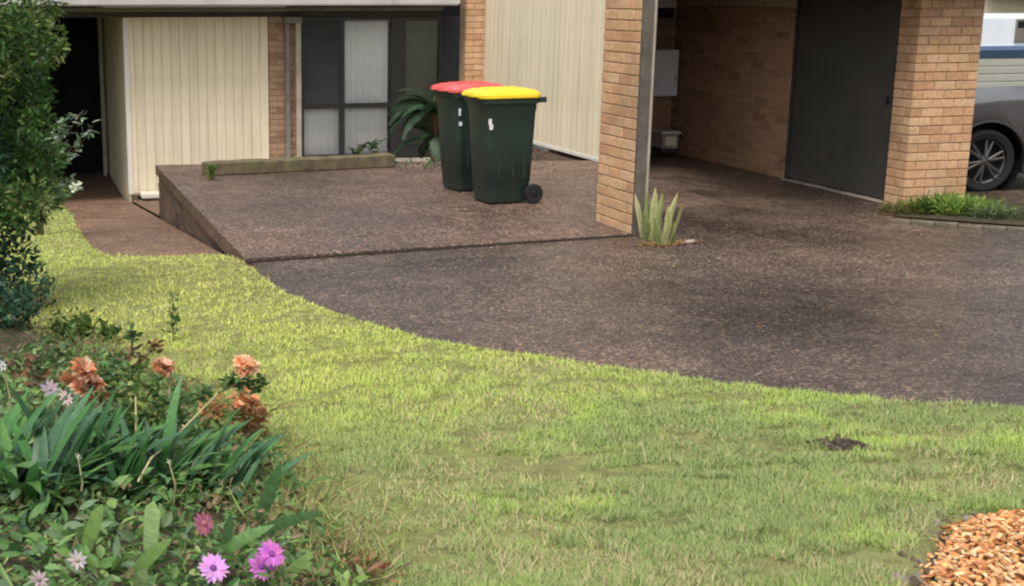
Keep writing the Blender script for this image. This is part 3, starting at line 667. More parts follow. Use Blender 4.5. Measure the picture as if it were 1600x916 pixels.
# ================================================================ BINS
def make_bin(loc, rz, lidmat, label):
    b = empty('wheelie_bin', loc, rz, label, 'bin', 'wheelie bins on the parking slab')
    # local: front (opening side) toward -x, hinge and wheels toward +x
    def rr(z, x0, x1, hw, c=.05, n=5):
        out = []
        for (cx, cy, a0) in ((x1 - c, hw - c, 0), (x0 + c, hw - c, 90), (x0 + c, -hw + c, 180), (x1 - c, -hw + c, 270)):
            for i in range(n):
                a = R_(a0 + 90 * i / (n - 1)); out.append((cx + c * math.cos(a), cy + c * math.sin(a), z))
        return out
    m = MB(); m.rings([rr(.015, -.20, .17, .18, .04), rr(.05, -.21, .20, .19), rr(.20, -.222, .215, .197), rr(.205, -.226, .222, .2), rr(.60, -.247, .235, .216), rr(.86, -.262, .245, .228), rr(.875, -.268, .25, .233), rr(.985, -.273, .25, .236)])
    m.build('body', M['binbody'], b, smooth=True)
    m = MB(); m.rings([rr(.93, -.285, .255, .243), rr(.935, -.297, .262, .252), rr(.975, -.299, .264, .254), rr(.982, -.29, .258, .248)]); m.build('rim', M['binbody'], b, smooth=True)
    # ribs on the side
    for y in (-1, 1):
        for xx in (-.12, .02, .13):
            mm = MB().box(xx - .007, xx + .007, -.004, .012, 0, .58); o = mm.build('rib', M['binbody'], b, bevel=.003)
            o.location = (xx * 0, y * .208 - (.004 if y > 0 else .004), .24); o.rotation_euler = (-.03 * -y * -1 * -1, 0, 0)
    # lid: domed, overhanging
    m = MB(); m.rings([rr(.984, -.325, .275, .262, .06), rr(1.012, -.327, .277, .264, .06), rr(1.030, -.315, .272, .252, .06), rr(1.052, -.26, .245, .21, .08), rr(1.062, -.16, .19, .14, .08)])
    lid = m.build('lid', lidmat, b, smooth=True)
    for y in (-.12, .12): MB().box(-.355, -.30, y - .04, y + .04, .992, 1.010).build('lid_grip', lidmat, lid, bevel=.006)
    for y in (-.09, .09): MB().box(-.20, .17, y - .012, y + .012, 1.055, 1.068).build('lid_ridge', lidmat, lid, bevel=.004)
    # handle
    MB().tube([(.33, -.20, .965), (.33, .20, .965)], .016, 10).build('handle', M['binbody'], b, smooth=True)
    for y in (-.20, -.07, .07, .20): MB().box(.24, .345, y - .012, y + .012, .935, .985).build('handle_bracket', M['binbody'], b, bevel=.005)
    MB().tube([(.225, -.235, .093), (.225, .235, .093)], .011, 8).build('axle', M['greypaint'], b)
    for y in (-.235, .235):
        Mx = Matrix.Translation((.225, y, .093)) @ Matrix.Rotation(R_(90), 4, 'X')
        wl = MB().lathe([(.03, -.024), (.085, -.026), (.092, -.018), (.092, .018), (.085, .026), (.03, .024)], 24, Mx).build('wheel', M['rubber'], b, smooth=True)
        MB().lathe([(.001, .034), (.028, .03), (.034, .02), (.034, -.02), (.028, -.03), (.001, -.034)], 14, Mx).build('hub', M['carblack'], wl, smooth=True)
    MB().box(.17, .24, -.19, .19, .06, .15).build('wheel_housing', M['binbody'], b, bevel=.02)
    # stickers (blurred council marks) on the side, near the front edge
    def st(z0, z1, x0, x1, f): 
        mm = MB().box(x0, x1, -.0025, 0, z0, z1); o = mm.build('sticker', M['white'], b); o.location = (0, f, 0)
    return b, st
bp = onz(784, 312)
yb, st = make_bin((bp.x - .075, bp.y - .16, .012), R_(4), M['yellow'], 'dark green wheelie bin with a yellow lid, standing in front of the red lidded one')
st(.745, .80, -.245, -.215, -.2265); st(.70, .752, -.235, -.2, -.2245)
rb_ = onz(728, 297)
red, st = make_bin((rb_.x + .03, rb_.y + .02, .008), R_(9), M['red'], 'dark green wheelie bin with a faded red lid, half hidden behind the yellow lidded one')
st(.76, .83, -.246, -.222, -.2275); st(.66, .70, -.238, -.205, -.222)

# ================================================================ PLANT HELPERS
def vary(c, a=.2): 
    k = 1 + random.uniform(-a, a); return (c[0] * k * random.uniform(.9, 1.1), c[1] * k, c[2] * k * random.uniform(.85, 1.15))
def leaf(m, p, d, up, L, W, col, fold=.15, droop=.2):
    d = Vector(d).normalized(); s = d.cross(Vector(up)); s = s.normalized() if s.length > .01 else d.orthogonal().normalized(); n = s.cross(d)
    p = Vector(p); mid = p + d * L * .45 - n * (-fold * W); 
    q = lambda f, k: p + d * L * f + s * (W * .5 * k) + n * fold * W * abs(k) - n * droop * L * .4 * f * f
    m.add([p, q(.25, .8), q(.6, .85), q(1, 0), q(.6, -.85), q(.25, -.8), q(.45, 0)], [(0, 1, 2, 6), (6, 2, 3), (6, 3, 4), (0, 6, 4, 5)], col)
def strap(L, W, bend, col, lean=.2, n=7, tw=0.0):
    """an arching strap leaf rising from the origin, bending toward +x"""
    m = MB(); a = math.pi / 2 - lean; x = z = 0; vs = []; 
    for i in range(n + 1):
        t = i / n; wd = W * (min(1, .55 + t * 2.2) if t < .6 else (1 - ((t - .6) / .4) ** 2.2)) * .5 + .0006
        th = tw * t; c, s_ = math.cos(th), math.sin(th)
        vs += [(x - s_ * wd * .4, -wd * c, z + wd * .22), (x, 0, z), (x + s_ * wd * .4, wd * c, z + wd * .22)]
        a -= bend / n * (.5 + t); x += math.cos(a) * L / n; z += math.sin(a) * L / n
    fs = []
    for i in range(n):
        b = i * 3; fs += [(b, b + 1, b + 4, b + 3), (b + 1, b + 2, b + 5, b + 4)]
    m.add(vs, fs, None)
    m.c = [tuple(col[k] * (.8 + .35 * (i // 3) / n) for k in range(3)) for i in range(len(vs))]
    return m
def rdir(zmin=-.2, zmax=1):
    z = random.uniform(zmin, zmax); a = random.uniform(0, 6.283); r = math.sqrt(max(0, 1 - z * z)); return Vector((r * math.cos(a), r * math.sin(a), z))

# ================================================================ LEFT SHRUB (big leafy bush at the frame's left edge)
sb = G(-70, 500)
shrub = empty('leafy_shrub', (sb.x, sb.y, sb.z - .02), label='tall dense green shrub filling the left edge, taller than the frame', cat='shrub')
def crown(px_pts, Y, n, L, cols, seedv):
    """clumps given as (x, y, radius_m, count weight, palette index) at real depth Y"""
    m = MB()
    for (px, py, rad, cnt, pal, dy) in px_pts:
        c = onY(px, py, Y + dy) - shrub.location
        for _ in range(cnt):
            d = rdir(-1, 1); rr_ = rad * random.random() ** .35; p = c + Vector((d.x * rr_, d.y * rr_ * .8, d.z * rr_))
            od = (d + rdir(-1, 1) * .8 + Vector((0, 0, .25))).normalized()
            leaf(m, p, od, rdir(0, 1), L * random.uniform(.6, 1.25), L * random.uniform(.34, .5), vary(random.choice(cols[pal])), .12, .3)
    return m
GR = [[(.05, .13, .025), (.08, .18, .035), (.035, .095, .02)], [(.03, .085, .045), (.045, .12, .07), (.02, .06, .035)], [(.14, .22, .05), (.10, .18, .04), (.20, .24, .08)]]
cl_ = []
SY = sb.y
random.seed(11)
# outline of the bush in the photograph: right edge by height
edge = [(-60, 88), (0, 96), (40, 92), (80, 88), (120, 70), (160, 66), (200, 72), (240, 80), (270, 88), (300, 84), (330, 66), (360, 50), (400, 40), (440, 52), (475, 58), (510, 45)]
for i, (yy, xe) in enumerate(edge):
    for k in range(5):
        xx = xe - 16 - k * 32 + random.uniform(-8, 8)
        pal = 1 if (yy > 330 and random.random() < .8) or (170 < yy < 300 and xx < 30) else (2 if random.random() < .22 else 0)
        cl_.append((xx, yy + random.uniform(-12, 12), random.uniform(.09, .15), 150 if k < 4 else 60, pal, random.uniform(-.15, .35)))
crown(cl_, SY, 0, .05, GR, 1).build('foliage', M['leaf'], shrub, cols=True)
tag(shrub.children[0], kind='stuff')
for k in range(5):
    a = random.uniform(0, 6.28); MB().tube([(random.uniform(-.05, .05), random.uniform(-.05, .05), 0), (.1 * math.cos(a), .1 * math.sin(a), .5), (.25 * math.cos(a), .25 * math.sin(a), 1.1), (.3 * math.cos(a), .3 * math.sin(a), 1.7)], [.03, .024, .016, .008], 7).build('stem', M['bark'], shrub, smooth=True)
# pale-leaved plant sticking out beside the dark passage
pl0 = G(70, 300); PLY = 12.5
pl0 = Vector((onY(58, 300, PLY).x, PLY, float(zg(0, PLY))))
pale = empty('pale_leaved_plant', pl0, label='thin plant with grey green and silvery leaves in front of the dark passage', cat='plant')
tips = [(112, 182), (128, 178), (146, 196), (138, 212), (95, 190), (84, 205), (100, 222), (70, 215), (120, 296), (112, 282), (60, 60), (80, 50), (66, 80)]
for i, (tx, ty) in enumerate(tips):
    t = onY(tx, ty, PLY + random.uniform(-.1, .1)) - pl0; base = Vector((random.uniform(-.04, .04), 0, 0))
    md = base.lerp(t, .55) + Vector((-.12, 0, .10))
    MB().tube([base, md, t], [.008, .005, .002], 5).build('branch', M['twig'], pale, smooth=True)
    m = MB()
    for k in range(26):
        q = md.lerp(t, random.uniform(.2, 1.0)) + rdir(-1, 1) * .035
        leaf(m, q, rdir(-.4, .8) + Vector((.4, 0, .0)), rdir(0, 1), random.uniform(.06, .11), random.uniform(.025, .038), vary(random.choice([(.28, .36, .26), (.14, .24, .13), (.40, .46, .38), (.10, .18, .08)])), .1, .3)
    tag(m.build('leaf_spray', M['leaf'], pale, cols=True), kind='stuff')
m = MB()
for k in range(14): leaf(m, onY(118 + random.uniform(-5, 5), 292 + random.uniform(-8, 8), PLY - .1) - pl0, rdir(-.5, 1), rdir(0, 1), .05, .04, (.75, .78, .62), .2, .2)
m.build('flower', M['petal'], pale, cols=True)
# low greenery at the foot of the shrub, by the path
def ground_plant(name, px, py, h, rad, n, L, pal, label, cat='plant', wide=.45, mat='leaf', dirz=(.1, 1)):
    b = G(px, py); o = empty(name, b, label=label, cat=cat); m = MB()
    for k in range(max(4, n // 25)):
        a = random.uniform(0, 6.28); rr_ = rad * random.random() ** .5; tip = Vector((rr_ * math.cos(a), rr_ * math.sin(a), h * random.uniform(.5, 1)))
        MB().tube([(tip.x * .15, tip.y * .15, 0), (tip.x * .6, tip.y * .6, tip.z * .5), tip], [.004, .003, .0015], 5).build('stem', M['twig'], o)
        for j in range(25):
            f = random.random() ** .6; q = Vector((tip.x * f, tip.y * f, tip.z * f)) + rdir(-1, 1) * rad * .22
            q.z = max(q.z, .005)
            leaf(m, q, rdir(*dirz), rdir(0, 1), L * random.uniform(.6, 1.3), L * wide * random.uniform(.8, 1.2), vary(random.choice(pal)), .12, .3)
    m.build('foliage', M[mat], o, cols=True); tag(o.children[-1], kind='stuff'); return o
OLIVE = [(.16, .24, .05), (.11, .19, .04), (.07, .14, .03)]
ground_plant('low_bush', 78, 330, .42, .32, 500, .05, OLIVE, 'olive green low bush at the foot of the tall shrub, beside the path')
ground_plant('low_bush', 20, 520, .30, .28, 450, .05, GR[1], 'dark blue green bush low under the tall shrub at the left edge')
ground_plant('weed', 120, 540, .16, .22, 350, .045, OLIVE, 'loose weedy plant on the grass edge just below the tall shrub')
ground_plant('weed', 165, 545, .12, .10, 100, .05, [(.06, .12, .02), (.09, .16, .03)], 'small dark green weed tuft left of the tall thin stems')
ground_plant('weed', 330, 283, .18, .05, 75, .05, OLIVE, 'tiny weed growing at the left end of the timber sleeper')

# ================================================================ FERN AND POTTED GREENS BY THE WINDOW
FY = 16.6
fb = Vector((onY(676, 200, FY).x, FY, -.45))
fern = empty('tree_fern', fb, label='dark green fern with drooping fronds in front of the glass door, left of the bins', cat='fern')
MB().tube([(0, 0, 0), (.03, 0, .35), (.02, 0, .92)], [.05, .045, .04], 9).build('trunk', M['bark'], fern, smooth=True)
def frond(L):
    m = MB(); n = 16; a = 1.15; x = z = 0; pts = []
    for i in range(n + 1):
        pts.append(Vector((x, 0, z))); a -= 1.9 / n; x += math.cos(a) * L / n; z += math.sin(a) * L / n
    for i in range(1, n):
        t = i / n; w_ = .20 * math.sin(math.pi * (t * .85 + .12)) * L
        d = (pts[i + 1] - pts[i]).normalized() if i < n else d
        for sgn in (-1, 1):
            for q in (0, .5):
                p = pts[i].lerp(pts[i + 1], q); leaf(m, p, Vector((.25, sgn, -.25)) + d * .3, (0, 0, 1), w_ * random.uniform(.85, 1.1), L / n * .75, vary((.028, .062, .028), .35), .05, .3)
    st_ = MB().tube(pts, [.006 * (1 - .8 * i / n) for i in range(n + 1)], 4); m.add(st_.v, st_.f, (.06, .08, .03)); return m
fm = [frond(L_).mesh('frond', M['leaf'], cols=True) for L_ in (.66, .78, .58)]
for k in range(46):
    inst('frond', random.choice(fm), fern, (.02, 0, (.9 if k % 3 else .5) + random.uniform(-.05, .03)), (0, random.uniform(-.25, .75), k * 2.4 + random.uniform(-.2, .2)))
for i, (px, lab) in enumerate([(563, 'small dark leafy plant against the window behind the sleeper, left one'), (583, 'dark leafy plant with broad leaves against the window, nearest the fern'), ]):
    o = empty('small_plant', (onY(px, 240, 15.6).x, 15.6, -.45), label=lab, cat='plant'); m = MB()
    for k in range(26):
        a = random.uniform(0, 6.28); q = Vector((.13 * math.cos(a) * random.random(), .1 * math.sin(a), random.uniform(.40, .64 - abs(px - 578) * .004)))
        leaf(m, q, rdir(-.2, .9), (0, 0, 1), random.uniform(.10, .15), .07, vary((.03, .06, .02)), .1, .3)
    m.build('foliage', M['leaf'], o, cols=True); MB().tube([(0, 0, 0), (0, 0, .5)], .012, 5).build('stem', M['bark'], o)
ground_plant('low_bush', 655, 262, .3, .35, 250, .06, [(.05, .10, .03), (.08, .12, .04)], 'low dark foliage at the back edge of the slab under the fern') .location.z = -.25

# ================================================================ UPRIGHT SPIKY PLANT BY THE PIER
sp = G(1032, 380)
spk = empty('snake_plant', sp, label='clump of stiff upright grey green leaves at the foot of the central brick pier', cat='plant')
blades = [(1003, 372, 992, 302, .05), (1010, 374, 1010, 297, .055), (1016, 376, 1024, 292, .06), (1008, 376, 1004, 330, .05), (1028, 382, 1036, 300, .045), (1034, 384, 1044, 322, .06), (1040, 384, 1060, 300, .06), (1046, 383, 1068, 318, .055), (1030, 384, 1022, 340, .05), (1022, 380, 1030, 330, .06), (1050, 382, 1054, 345, .05)]
for (bx_, by_, tx, ty, wd) in blades:
    b = G(bx_, by_) - sp; b.z = 0; t = onY(tx, ty, (sp + b).y) - sp
    d = t - b; m = MB(); n = 7; vs = []
    sdv = Vector((math.cos(random.uniform(-.6, .6)), math.sin(random.uniform(-.6, .6)), 0)); cv_ = random.uniform(-.02, .03)
    for i in range(n + 1):
        f = i / n; wv_ = wd * .42 * (min(1, .6 + f) if f < .65 else (1 - ((f - .65) / .35) ** 1.6)) + .0008
        c = b + d * f + sdv * cv_ * math.sin(f * 3.1); nn = sdv.cross(d.normalized())
        vs += [c - sdv * wv_ - nn * wv_ * .4, c, c + sdv * wv_ - nn * wv_ * .4]
    fs = []
    for i in range(n): q = i * 3; fs += [(q, q + 1, q + 4, q + 3), (q + 1, q + 2, q + 5, q + 4)]
    m.add(vs, fs); cc = vary(random.choice([(.40, .42, .17), (.30, .36, .13), (.46, .46, .22)]), .12)
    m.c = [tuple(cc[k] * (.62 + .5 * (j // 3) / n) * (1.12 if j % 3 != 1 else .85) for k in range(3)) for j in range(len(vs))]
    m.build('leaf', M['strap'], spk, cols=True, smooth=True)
m = MB()
for k in range(420):
    a = random.uniform(0, 6.28); q = Vector((random.gauss(.02, .13), random.gauss(-.05, .045), .006))
    leaf(m, q, rdir(0, .35), (0, 0, 1), random.uniform(.02, .05), .014, vary(random.choice([(.36, .17, .07), (.26, .14, .07), (.42, .26, .12)]), .3), .05, .1)
m.build('dead_leaves', M['leaf'], spk, cols=True); tag(spk.children[-1], kind='stuff')
pb_ = G(1078, 380); pm = MB().lathe([(.001, 0), (.05, .002), (.06, .015), (.045, .03), (.001, .034)], 9).build('pale_stone', M['concrete'], smooth=True)
pm.location = (pb_.x, pb_.y, pb_.z); pm.scale = (1, .5, .8); pm.rotation_euler = (0, 0, .4); tag(pm, 'small pale stone on the driveway right of the spiky plant', 'stone')

# ================================================================ PLANTED STRIP AT THE RIGHT PIER
ra_, rb2 = G(1398, 338), G(1600, 352)
strip = MB(); c0, c1, c2, c3 = G(1396, 340), G(1700, 362), G(1740, 318), G(1405, 322)
strip.add([(p.x, p.y, p.z + dz) for p, dz in ((c0, .012), (c1, .012), (c2, .02), (c3, .012))], [(0, 1, 2, 3)])
tag(strip.build('garden_strip', M['soil']), 'strip of soil at the foot of the broad pier', kind='structure')
def edging(px0, px1, n, nm, lab, cat, mat):
    o = empty(nm, G(*px0), label=lab, cat=cat); a, b = G(*px0), G(*px1)
    for i in range(n):
        p = a.lerp(b, i / n) - a; q = a.lerp(b, (i + 1) / n) - a; L_ = (q - p).length; m = MB().box(.004, L_ - .004, -.04, .04, -.05, .026 + random.uniform(-.008, .008)).build('block', mat, o, bevel=.012, seg=2)
        m.location = (p.x, p.y, p.z + .0); m.rotation_euler = (0, random.uniform(-.02, .02), math.atan2(q.y - p.y, q.x - p.x) + random.uniform(-.02, .02))
    return o
edging((1388, 347), (1690, 366), 8, 'concrete_edging', 'low weathered concrete edging in front of the tufts by the broad pier', 'edging', M['edge'])
tuft_px = [(1422, 338, .10, 'short'), (1450, 336, .15, 'a'), (1478, 338, .20, 'b'), (1505, 340, .22, 'c'), (1532, 340, .19, 'd'), (1560, 344, .14, 'e'), (1588, 347, .10, 'f')]
labs = ['browning low tuft at the left foot of the broad brick pier', 'yellowish green tuft, second from the left at the broad pier', 'dark centred green tuft below the middle of the broad pier', 'largest bright green tuft under the right edge of the broad pier', 'bright green tuft in front of the car wheel', 'low grey green tuft right of the car wheel', 'sparse low tuft at the right frame edge below the car']
for i, (px, py, h, _) in enumerate(tuft_px):
    b = G(px, py); o = empty('grass_tuft', (b.x, b.y + .10, b.z + .01), label=labs[i], cat='tuft', group='tufts at the broad pier'); m = MB()
    pal = [[(.18, .15, .05), (.10, .12, .03)], [(.24, .28, .05), (.14, .2, .04)], [(.10, .20, .04), (.05, .12, .03)], [(.20, .32, .06), (.28, .38, .09)], [(.24, .34, .08), (.16, .28, .05)], [(.15, .20, .09), (.1, .15, .06)], [(.12, .16, .07), (.09, .12, .05)]][i]
    for k in range(420):
        a = random.uniform(0, 6.28); rr_ = .20 * random.random() ** .6; q = Vector((rr_ * math.cos(a) * 1.15, rr_ * math.sin(a) * .75, 0))
        leaf(m, q + Vector((0, 0, random.random() * h * .55)), Vector((q.x * 2.4, q.y * 2.4, .35)) + rdir(-1, 1) * .35, rdir(0, 1), h * random.uniform(.35, .75), .011, vary(random.choice(pal), .3), .1, .5)
    m.build('blades', M['leaf'], o, cols=True); tag(o.children[-1], kind='stuff')

# ================================================================ MULCH BED (lower right)
def zm(X, Y):
    s = poly_sd(X, Y, mulch_poly); return zdrive(X, Y) - .02 + .012 + np.clip(s * .4, -.15, .05)
grid('mulch_ground', 1.2, 4.2, 1.3, 3.4, .04, zm, M['soil'], 'soil under the wood chips')
random.seed(5); m = MB(); cnt = 0
while cnt < 11000:
    X = random.uniform(1.5, 3.6); Y = random.uniform(1.7, 3.2); s = float(poly_sd(X, Y, mulch_poly))
    if s < -.03 or (s < .03 and random.random() < .6): continue
    cnt += 1; z = float(zm(X, Y)) + random.uniform(.0, .028)
    L_, W_, T_ = random.uniform(.007, .030), random.uniform(.004, .011), random.uniform(.002, .005)
    Mx = Matrix.Translation((X, Y, z)) @ Matrix.Rotation(random.uniform(0, 6.28), 4, 'Z') @ Matrix.Rotation(random.gauss(0, .35), 4, 'X') @ Matrix.Rotation(random.gauss(0, .35), 4, 'Y')
    m.box(-L_ / 2, L_ / 2, -W_ / 2, W_ / 2, 0, T_, vary(random.choice([(.70, .34, .14), (.78, .45, .21), (.58, .25, .10), (.82, .57, .33), (.40, .16, .06), (.62, .36, .18)]), .15), M=Mx)
tag(m.build('wood_chips', M['chip'], cols=True), 'fresh orange wood chip mulch in the lower right corner', kind='stuff')
lg = empty('stone_edging', mulc[1], label='rough grey stones and clods edging the orange wood chips', cat='edging')
def rock(mat, nm='stone'):
    bm = bmesh.new()
    for _ in range(16):
        d = rdir(-1, 1) * random.uniform(.7, 1); bm.verts.new((d.x * 1.2, d.y, d.z * .75))
    res = bmesh.ops.convex_hull(bm, input=list(bm.verts)); bmesh.ops.delete(bm, geom=[v for v in bm.verts if not v.link_faces], context='VERTS')
    me = bpy.data.meshes.new(nm); bm.to_mesh(me); bm.free(); me.materials.append(mat); return me
rocks = [rock(M['stone']) for _ in range(3)] + [rock(M['clod']) for _ in range(7)]
for i in range(150):
    f = random.random() * 4; k = min(3, int(f)); p = mulc[k].lerp(mulc[k + 1], f - k); big = random.uniform(.004, .012) if i % 8 else random.uniform(.014, .024)
    q = p - lg.location; dx_, dy_ = random.gauss(-.012, .022), random.gauss(.012, .018)
    inst('stone', random.choice(rocks), lg, (q.x + dx_, q.y + dy_, float(zdrive(p.x, p.y)) - lg.location.z + .012), (random.uniform(0, 3), random.uniform(0, 3), random.uniform(0, 3)), (big * 1.2, big, big * .9))
# dark bare hollow in the lawn
dh = G(1325, 712); m = MB()
for k in range(420):
    q = Vector((random.gauss(0, .036), random.gauss(0, .045), 0)); z = .016 + .03 * max(0, 1 - q.length / .09)
    Mx = Matrix.Translation((q.x, q.y, z)) @ Matrix.Rotation(random.uniform(0, 6.28), 4, 'Z') @ Matrix.Rotation(random.uniform(-.5, .5), 4, 'X')
    s_ = random.uniform(.004, .011); m.box(-s_, s_, -s_ * .7, s_ * .7, -.01, s_ * .9, vary((.075, .058, .045), .5), M=Mx)
o = m.build('dirt_clump', M['chip'], cols=True); o.location = dh; tag(o, 'small dark clump of bare dirt in the lawn, left of the mulch', 'dirt clump', kind='stuff')
BARE = (dh.x, dh.y)

# ================================================================ FLOWER BED (lower left)
def zb(X, Y):
    s = poly_sd(X, Y, bed_poly); return zg(np.minimum(X, 1.6), Y) + np.clip(s * .8, -.12, .035) + .02 * (vnoise(X, Y, 8) - .5)
grid('bed_soil', -3.4, 1.4, 1.4, 7.6, .06, zb, M['soil'], 'dark soil of the flower bed')
def Ph(px, py, h):
    d = ray(px, py); t = 1.5
    while t < 20:
        p = d * t
        if CAMZ + p[2] <= float(zg(min(p[0], 1.6), p[1])) + h: break
        t += .01
    return Vector((p[0], p[1], CAMZ + p[2]))
def P(px, py, Y):
    return onY(px, py, Y)
random.seed(21)
# strap-leaved clumps: base pixel, number, length, palette, main lean direction
DKG = [(.045, .13, .04), (.065, .18, .05), (.035, .10, .035), (.10, .22, .06), (.07, .16, .08)]
LTG = [(.46, .72, .26), (.40, .66, .22), (.52, .76, .32)]
clumps = [((-10, 800), 34, .48, DKG, .4, 'dark strap leaved clump at the far left of the flower bed'),
          ((60, 815), 34, .44, DKG, .35, 'dark strap leaved clump second from the left in the flower bed'),
          ((120, 790), 32, .41, DKG, .5, 'dense dark strap leaved clump below the left orange flower'),
          ((190, 800), 32, .38, DKG, .5, 'shaded strap leaved clump in the middle of the flower bed'),
          ((255, 790), 28, .40, DKG, .6, 'blue green strap leaved clump under the long pale cane'),
          ((325, 790), 20, .38, DKG, .8, 'spreading strap leaved clump above the dusky pink flower'),
          ((385, 800), 10, .32, DKG, .9, 'small outlying strap leaved clump nearest the lawn')]
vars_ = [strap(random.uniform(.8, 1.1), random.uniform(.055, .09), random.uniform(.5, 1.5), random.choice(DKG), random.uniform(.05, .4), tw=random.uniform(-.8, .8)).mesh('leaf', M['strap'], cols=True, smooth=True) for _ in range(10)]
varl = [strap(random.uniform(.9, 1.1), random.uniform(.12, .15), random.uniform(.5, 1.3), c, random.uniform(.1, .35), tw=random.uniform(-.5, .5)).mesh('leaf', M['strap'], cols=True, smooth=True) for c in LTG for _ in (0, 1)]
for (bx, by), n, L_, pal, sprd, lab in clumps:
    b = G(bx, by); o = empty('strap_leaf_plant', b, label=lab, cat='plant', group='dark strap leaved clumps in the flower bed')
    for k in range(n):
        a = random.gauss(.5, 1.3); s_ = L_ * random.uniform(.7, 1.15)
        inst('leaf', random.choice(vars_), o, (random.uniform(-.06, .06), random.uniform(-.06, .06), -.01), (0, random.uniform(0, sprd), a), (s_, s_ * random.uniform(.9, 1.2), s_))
# light blades in front: base px, tip px, width
lights = [((128, 880), (160, 788), .036, 'short broad bright green blade left of centre in front of the dark clumps'),
          ((232, 900), (240, 783), .036, 'upright cut off bright green blade in the front of the bed'),
          ((190, 925), (268, 842), .030, 'bright green blade slanting right over the front of the bed'),
          ((300, 905), (430, 820), .030, 'long green blade slanting toward the purple flowers'),
          ((360, 860), (505, 800), .030, 'long arching grey green blade reaching out over the lawn'),
          ((395, 850), (440, 722), .034, 'blue green blade leaning over the lawn edge, above the purple flowers'),
          ((430, 925), (490, 862), .028, 'pale green blade at the right of the purple flowers'),
          ((345, 905), (362, 800), .026, 'upright blue green blade beside the dusky pink flower'),
          ((-20, 880), (25, 925), .05, 'light green leaf at the bottom left corner'),
          ((210, 940), (228, 888), .03, 'pale upright blade at the bottom edge of the bed')]
for (b0, t0, wd, lab), lh in zip(lights, (.31, .33, .27, .27, .28, .28, .22, .29, .16, .24)):
    b = G(*b0); t = Ph(t0[0], t0[1], lh); d = t - b
    m = MB(); n = 8; vs = []; sdv = d.cross(ray(*b0) if False else Vector((_F[0], _F[1], _F[2]))).normalized(); sag = Vector((0, 0, .12 * abs(d.x)))
    cc = vary(random.choice(LTG), .1) if not ('grey' in lab or 'blue' in lab) else (.17, .34, .14)
    for i in range(n + 1):
        f = i / n; wv_ = wd * .5 * (min(1, .6 + f) if f < .6 else (1 - ((f - .6) / .4) ** (2.2 if 'cut' not in lab else 9) * .96)); c = b + d * f + sag * math.sin(f * math.pi)
        vs += [c - sdv * wv_ + Vector((0, 0, wv_ * .3)), c, c + sdv * wv_ + Vector((0, 0, wv_ * .3))]
    fs = []
    for i in range(n): q = i * 3; fs += [(q, q + 1, q + 4, q + 3), (q + 1, q + 2, q + 5, q + 4)]
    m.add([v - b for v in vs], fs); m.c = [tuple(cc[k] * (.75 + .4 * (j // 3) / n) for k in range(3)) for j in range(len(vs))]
    o = m.build('leaf_blade', M['strap'], None, cols=True, smooth=True); o.location = b; tag(o, lab, 'leaf blade', 'single blades in the flower bed')

# daisies
def daisy_mesh(c, cc, n=20, r=.034):
    m = MB()
    for k in range(n):
        a = 6.283 * k / n + random.uniform(-.08, .08); leaf(m, (math.cos(a) * .004, math.sin(a) * .004, 0), (math.cos(a), math.sin(a), random.uniform(.05, .4)), (0, 0, 1), r * random.uniform(.9, 1.1), r * .44, vary(c, .14), .1, .3)
    return m
def flower(px, py, base_px, hgt, r, col, ccol, lab, cat='flower', tilt=(.5, 0), nm='daisy', n=20):
    top = Ph(px, py, hgt); b = Vector((top.x + random.uniform(-.03, .03), top.y + .02, top.z - hgt + .01))
    o = empty(nm, b, label=lab, cat=cat); t = top - b
    MB().tube([(0, 0, 0), t * .5 + Vector((.015, 0, .02)), t], [.0035, .003, .0022], 6).build('stem', M['cane'], o, smooth=True)
    h = daisy_mesh(col, ccol, n, r).build('petals', M['petal'], o, cols=True); h.location = t; h.rotation_euler = (tilt[0], tilt[1], random.random())
    cm = MB().lathe([(.001, .008), (r * .2, .006), (r * .26, 0), (r * .2, -.004), (.001, -.004)], 10).build('centre', simple('flower_centre_' + cat + str(px), ccol, .8, .2, 40), h, smooth=True)
    m = MB()
    for k in range(10): leaf(m, t * random.uniform(.1, .75), rdir(-.1, .6), (0, 0, 1), .05, .015, vary((.08, .16, .05)), .1, .4)
    m.build('leaves', M['leaf'], o, cols=True); return o
PUR = (.62, .22, .62)
flower(333, 888, (345, 925), .17, .032, (.70, .36, .72), (.16, .05, .22), 'pale purple daisy at the bottom of the bed, left of the brighter pair', tilt=(.75, -.25))
flower(424, 866, (425, 925), .19, .030, (.66, .20, .62), (.25, .05, .3), 'bright magenta daisy, upper one of the close pair', tilt=(.8, .3))
flower(408, 886, (420, 925), .16, .030, (.70, .24, .70), (.25, .05, .3), 'bright magenta daisy, lower one of the close pair', tilt=(.8, -.2))
flower(318, 818, (320, 880), .20, .027, (.50, .16, .26), (.4, .15, .15), 'dusky pink drooping flower above the purple daisies', tilt=(1.1, .2), n=12)
flower(120, 876, (118, 925), .16, .022, (.62, .50, .56), (.4, .3, .2), 'small washed out lilac flower in front of the dark clumps', tilt=(.8, 0), n=9)
flower(60, 906, (62, 935), .15, .022, (.55, .42, .44), (.3, .2, .2), 'small faded pinkish flower at the bottom left', tilt=(.7, .2), n=9)
flower(78, 608, (70, 700), .26, .036, (.62, .46, .60), (.3, .25, .3), 'pale lilac flower above the left strap leaves', tilt=(.9, .2), n=9)
flower(102, 622, (90, 700), .26, .032, (.68, .52, .50), (.3, .25, .2), 'pale pink flower just below the left orange rose', tilt=(.9, -.2), n=9)
flower(4, 572, (5, 680), .3, .024, (.70, .70, .66), (.4, .4, .3), 'small white flower at the left frame edge', tilt=(.9, 0), n=8)
flower(122, 714, (125, 770), .22, .010, (.78, .76, .70), (.6, .6, .4), 'tiny white bud in the dark strap leaves', tilt=(.9, 0), n=7)
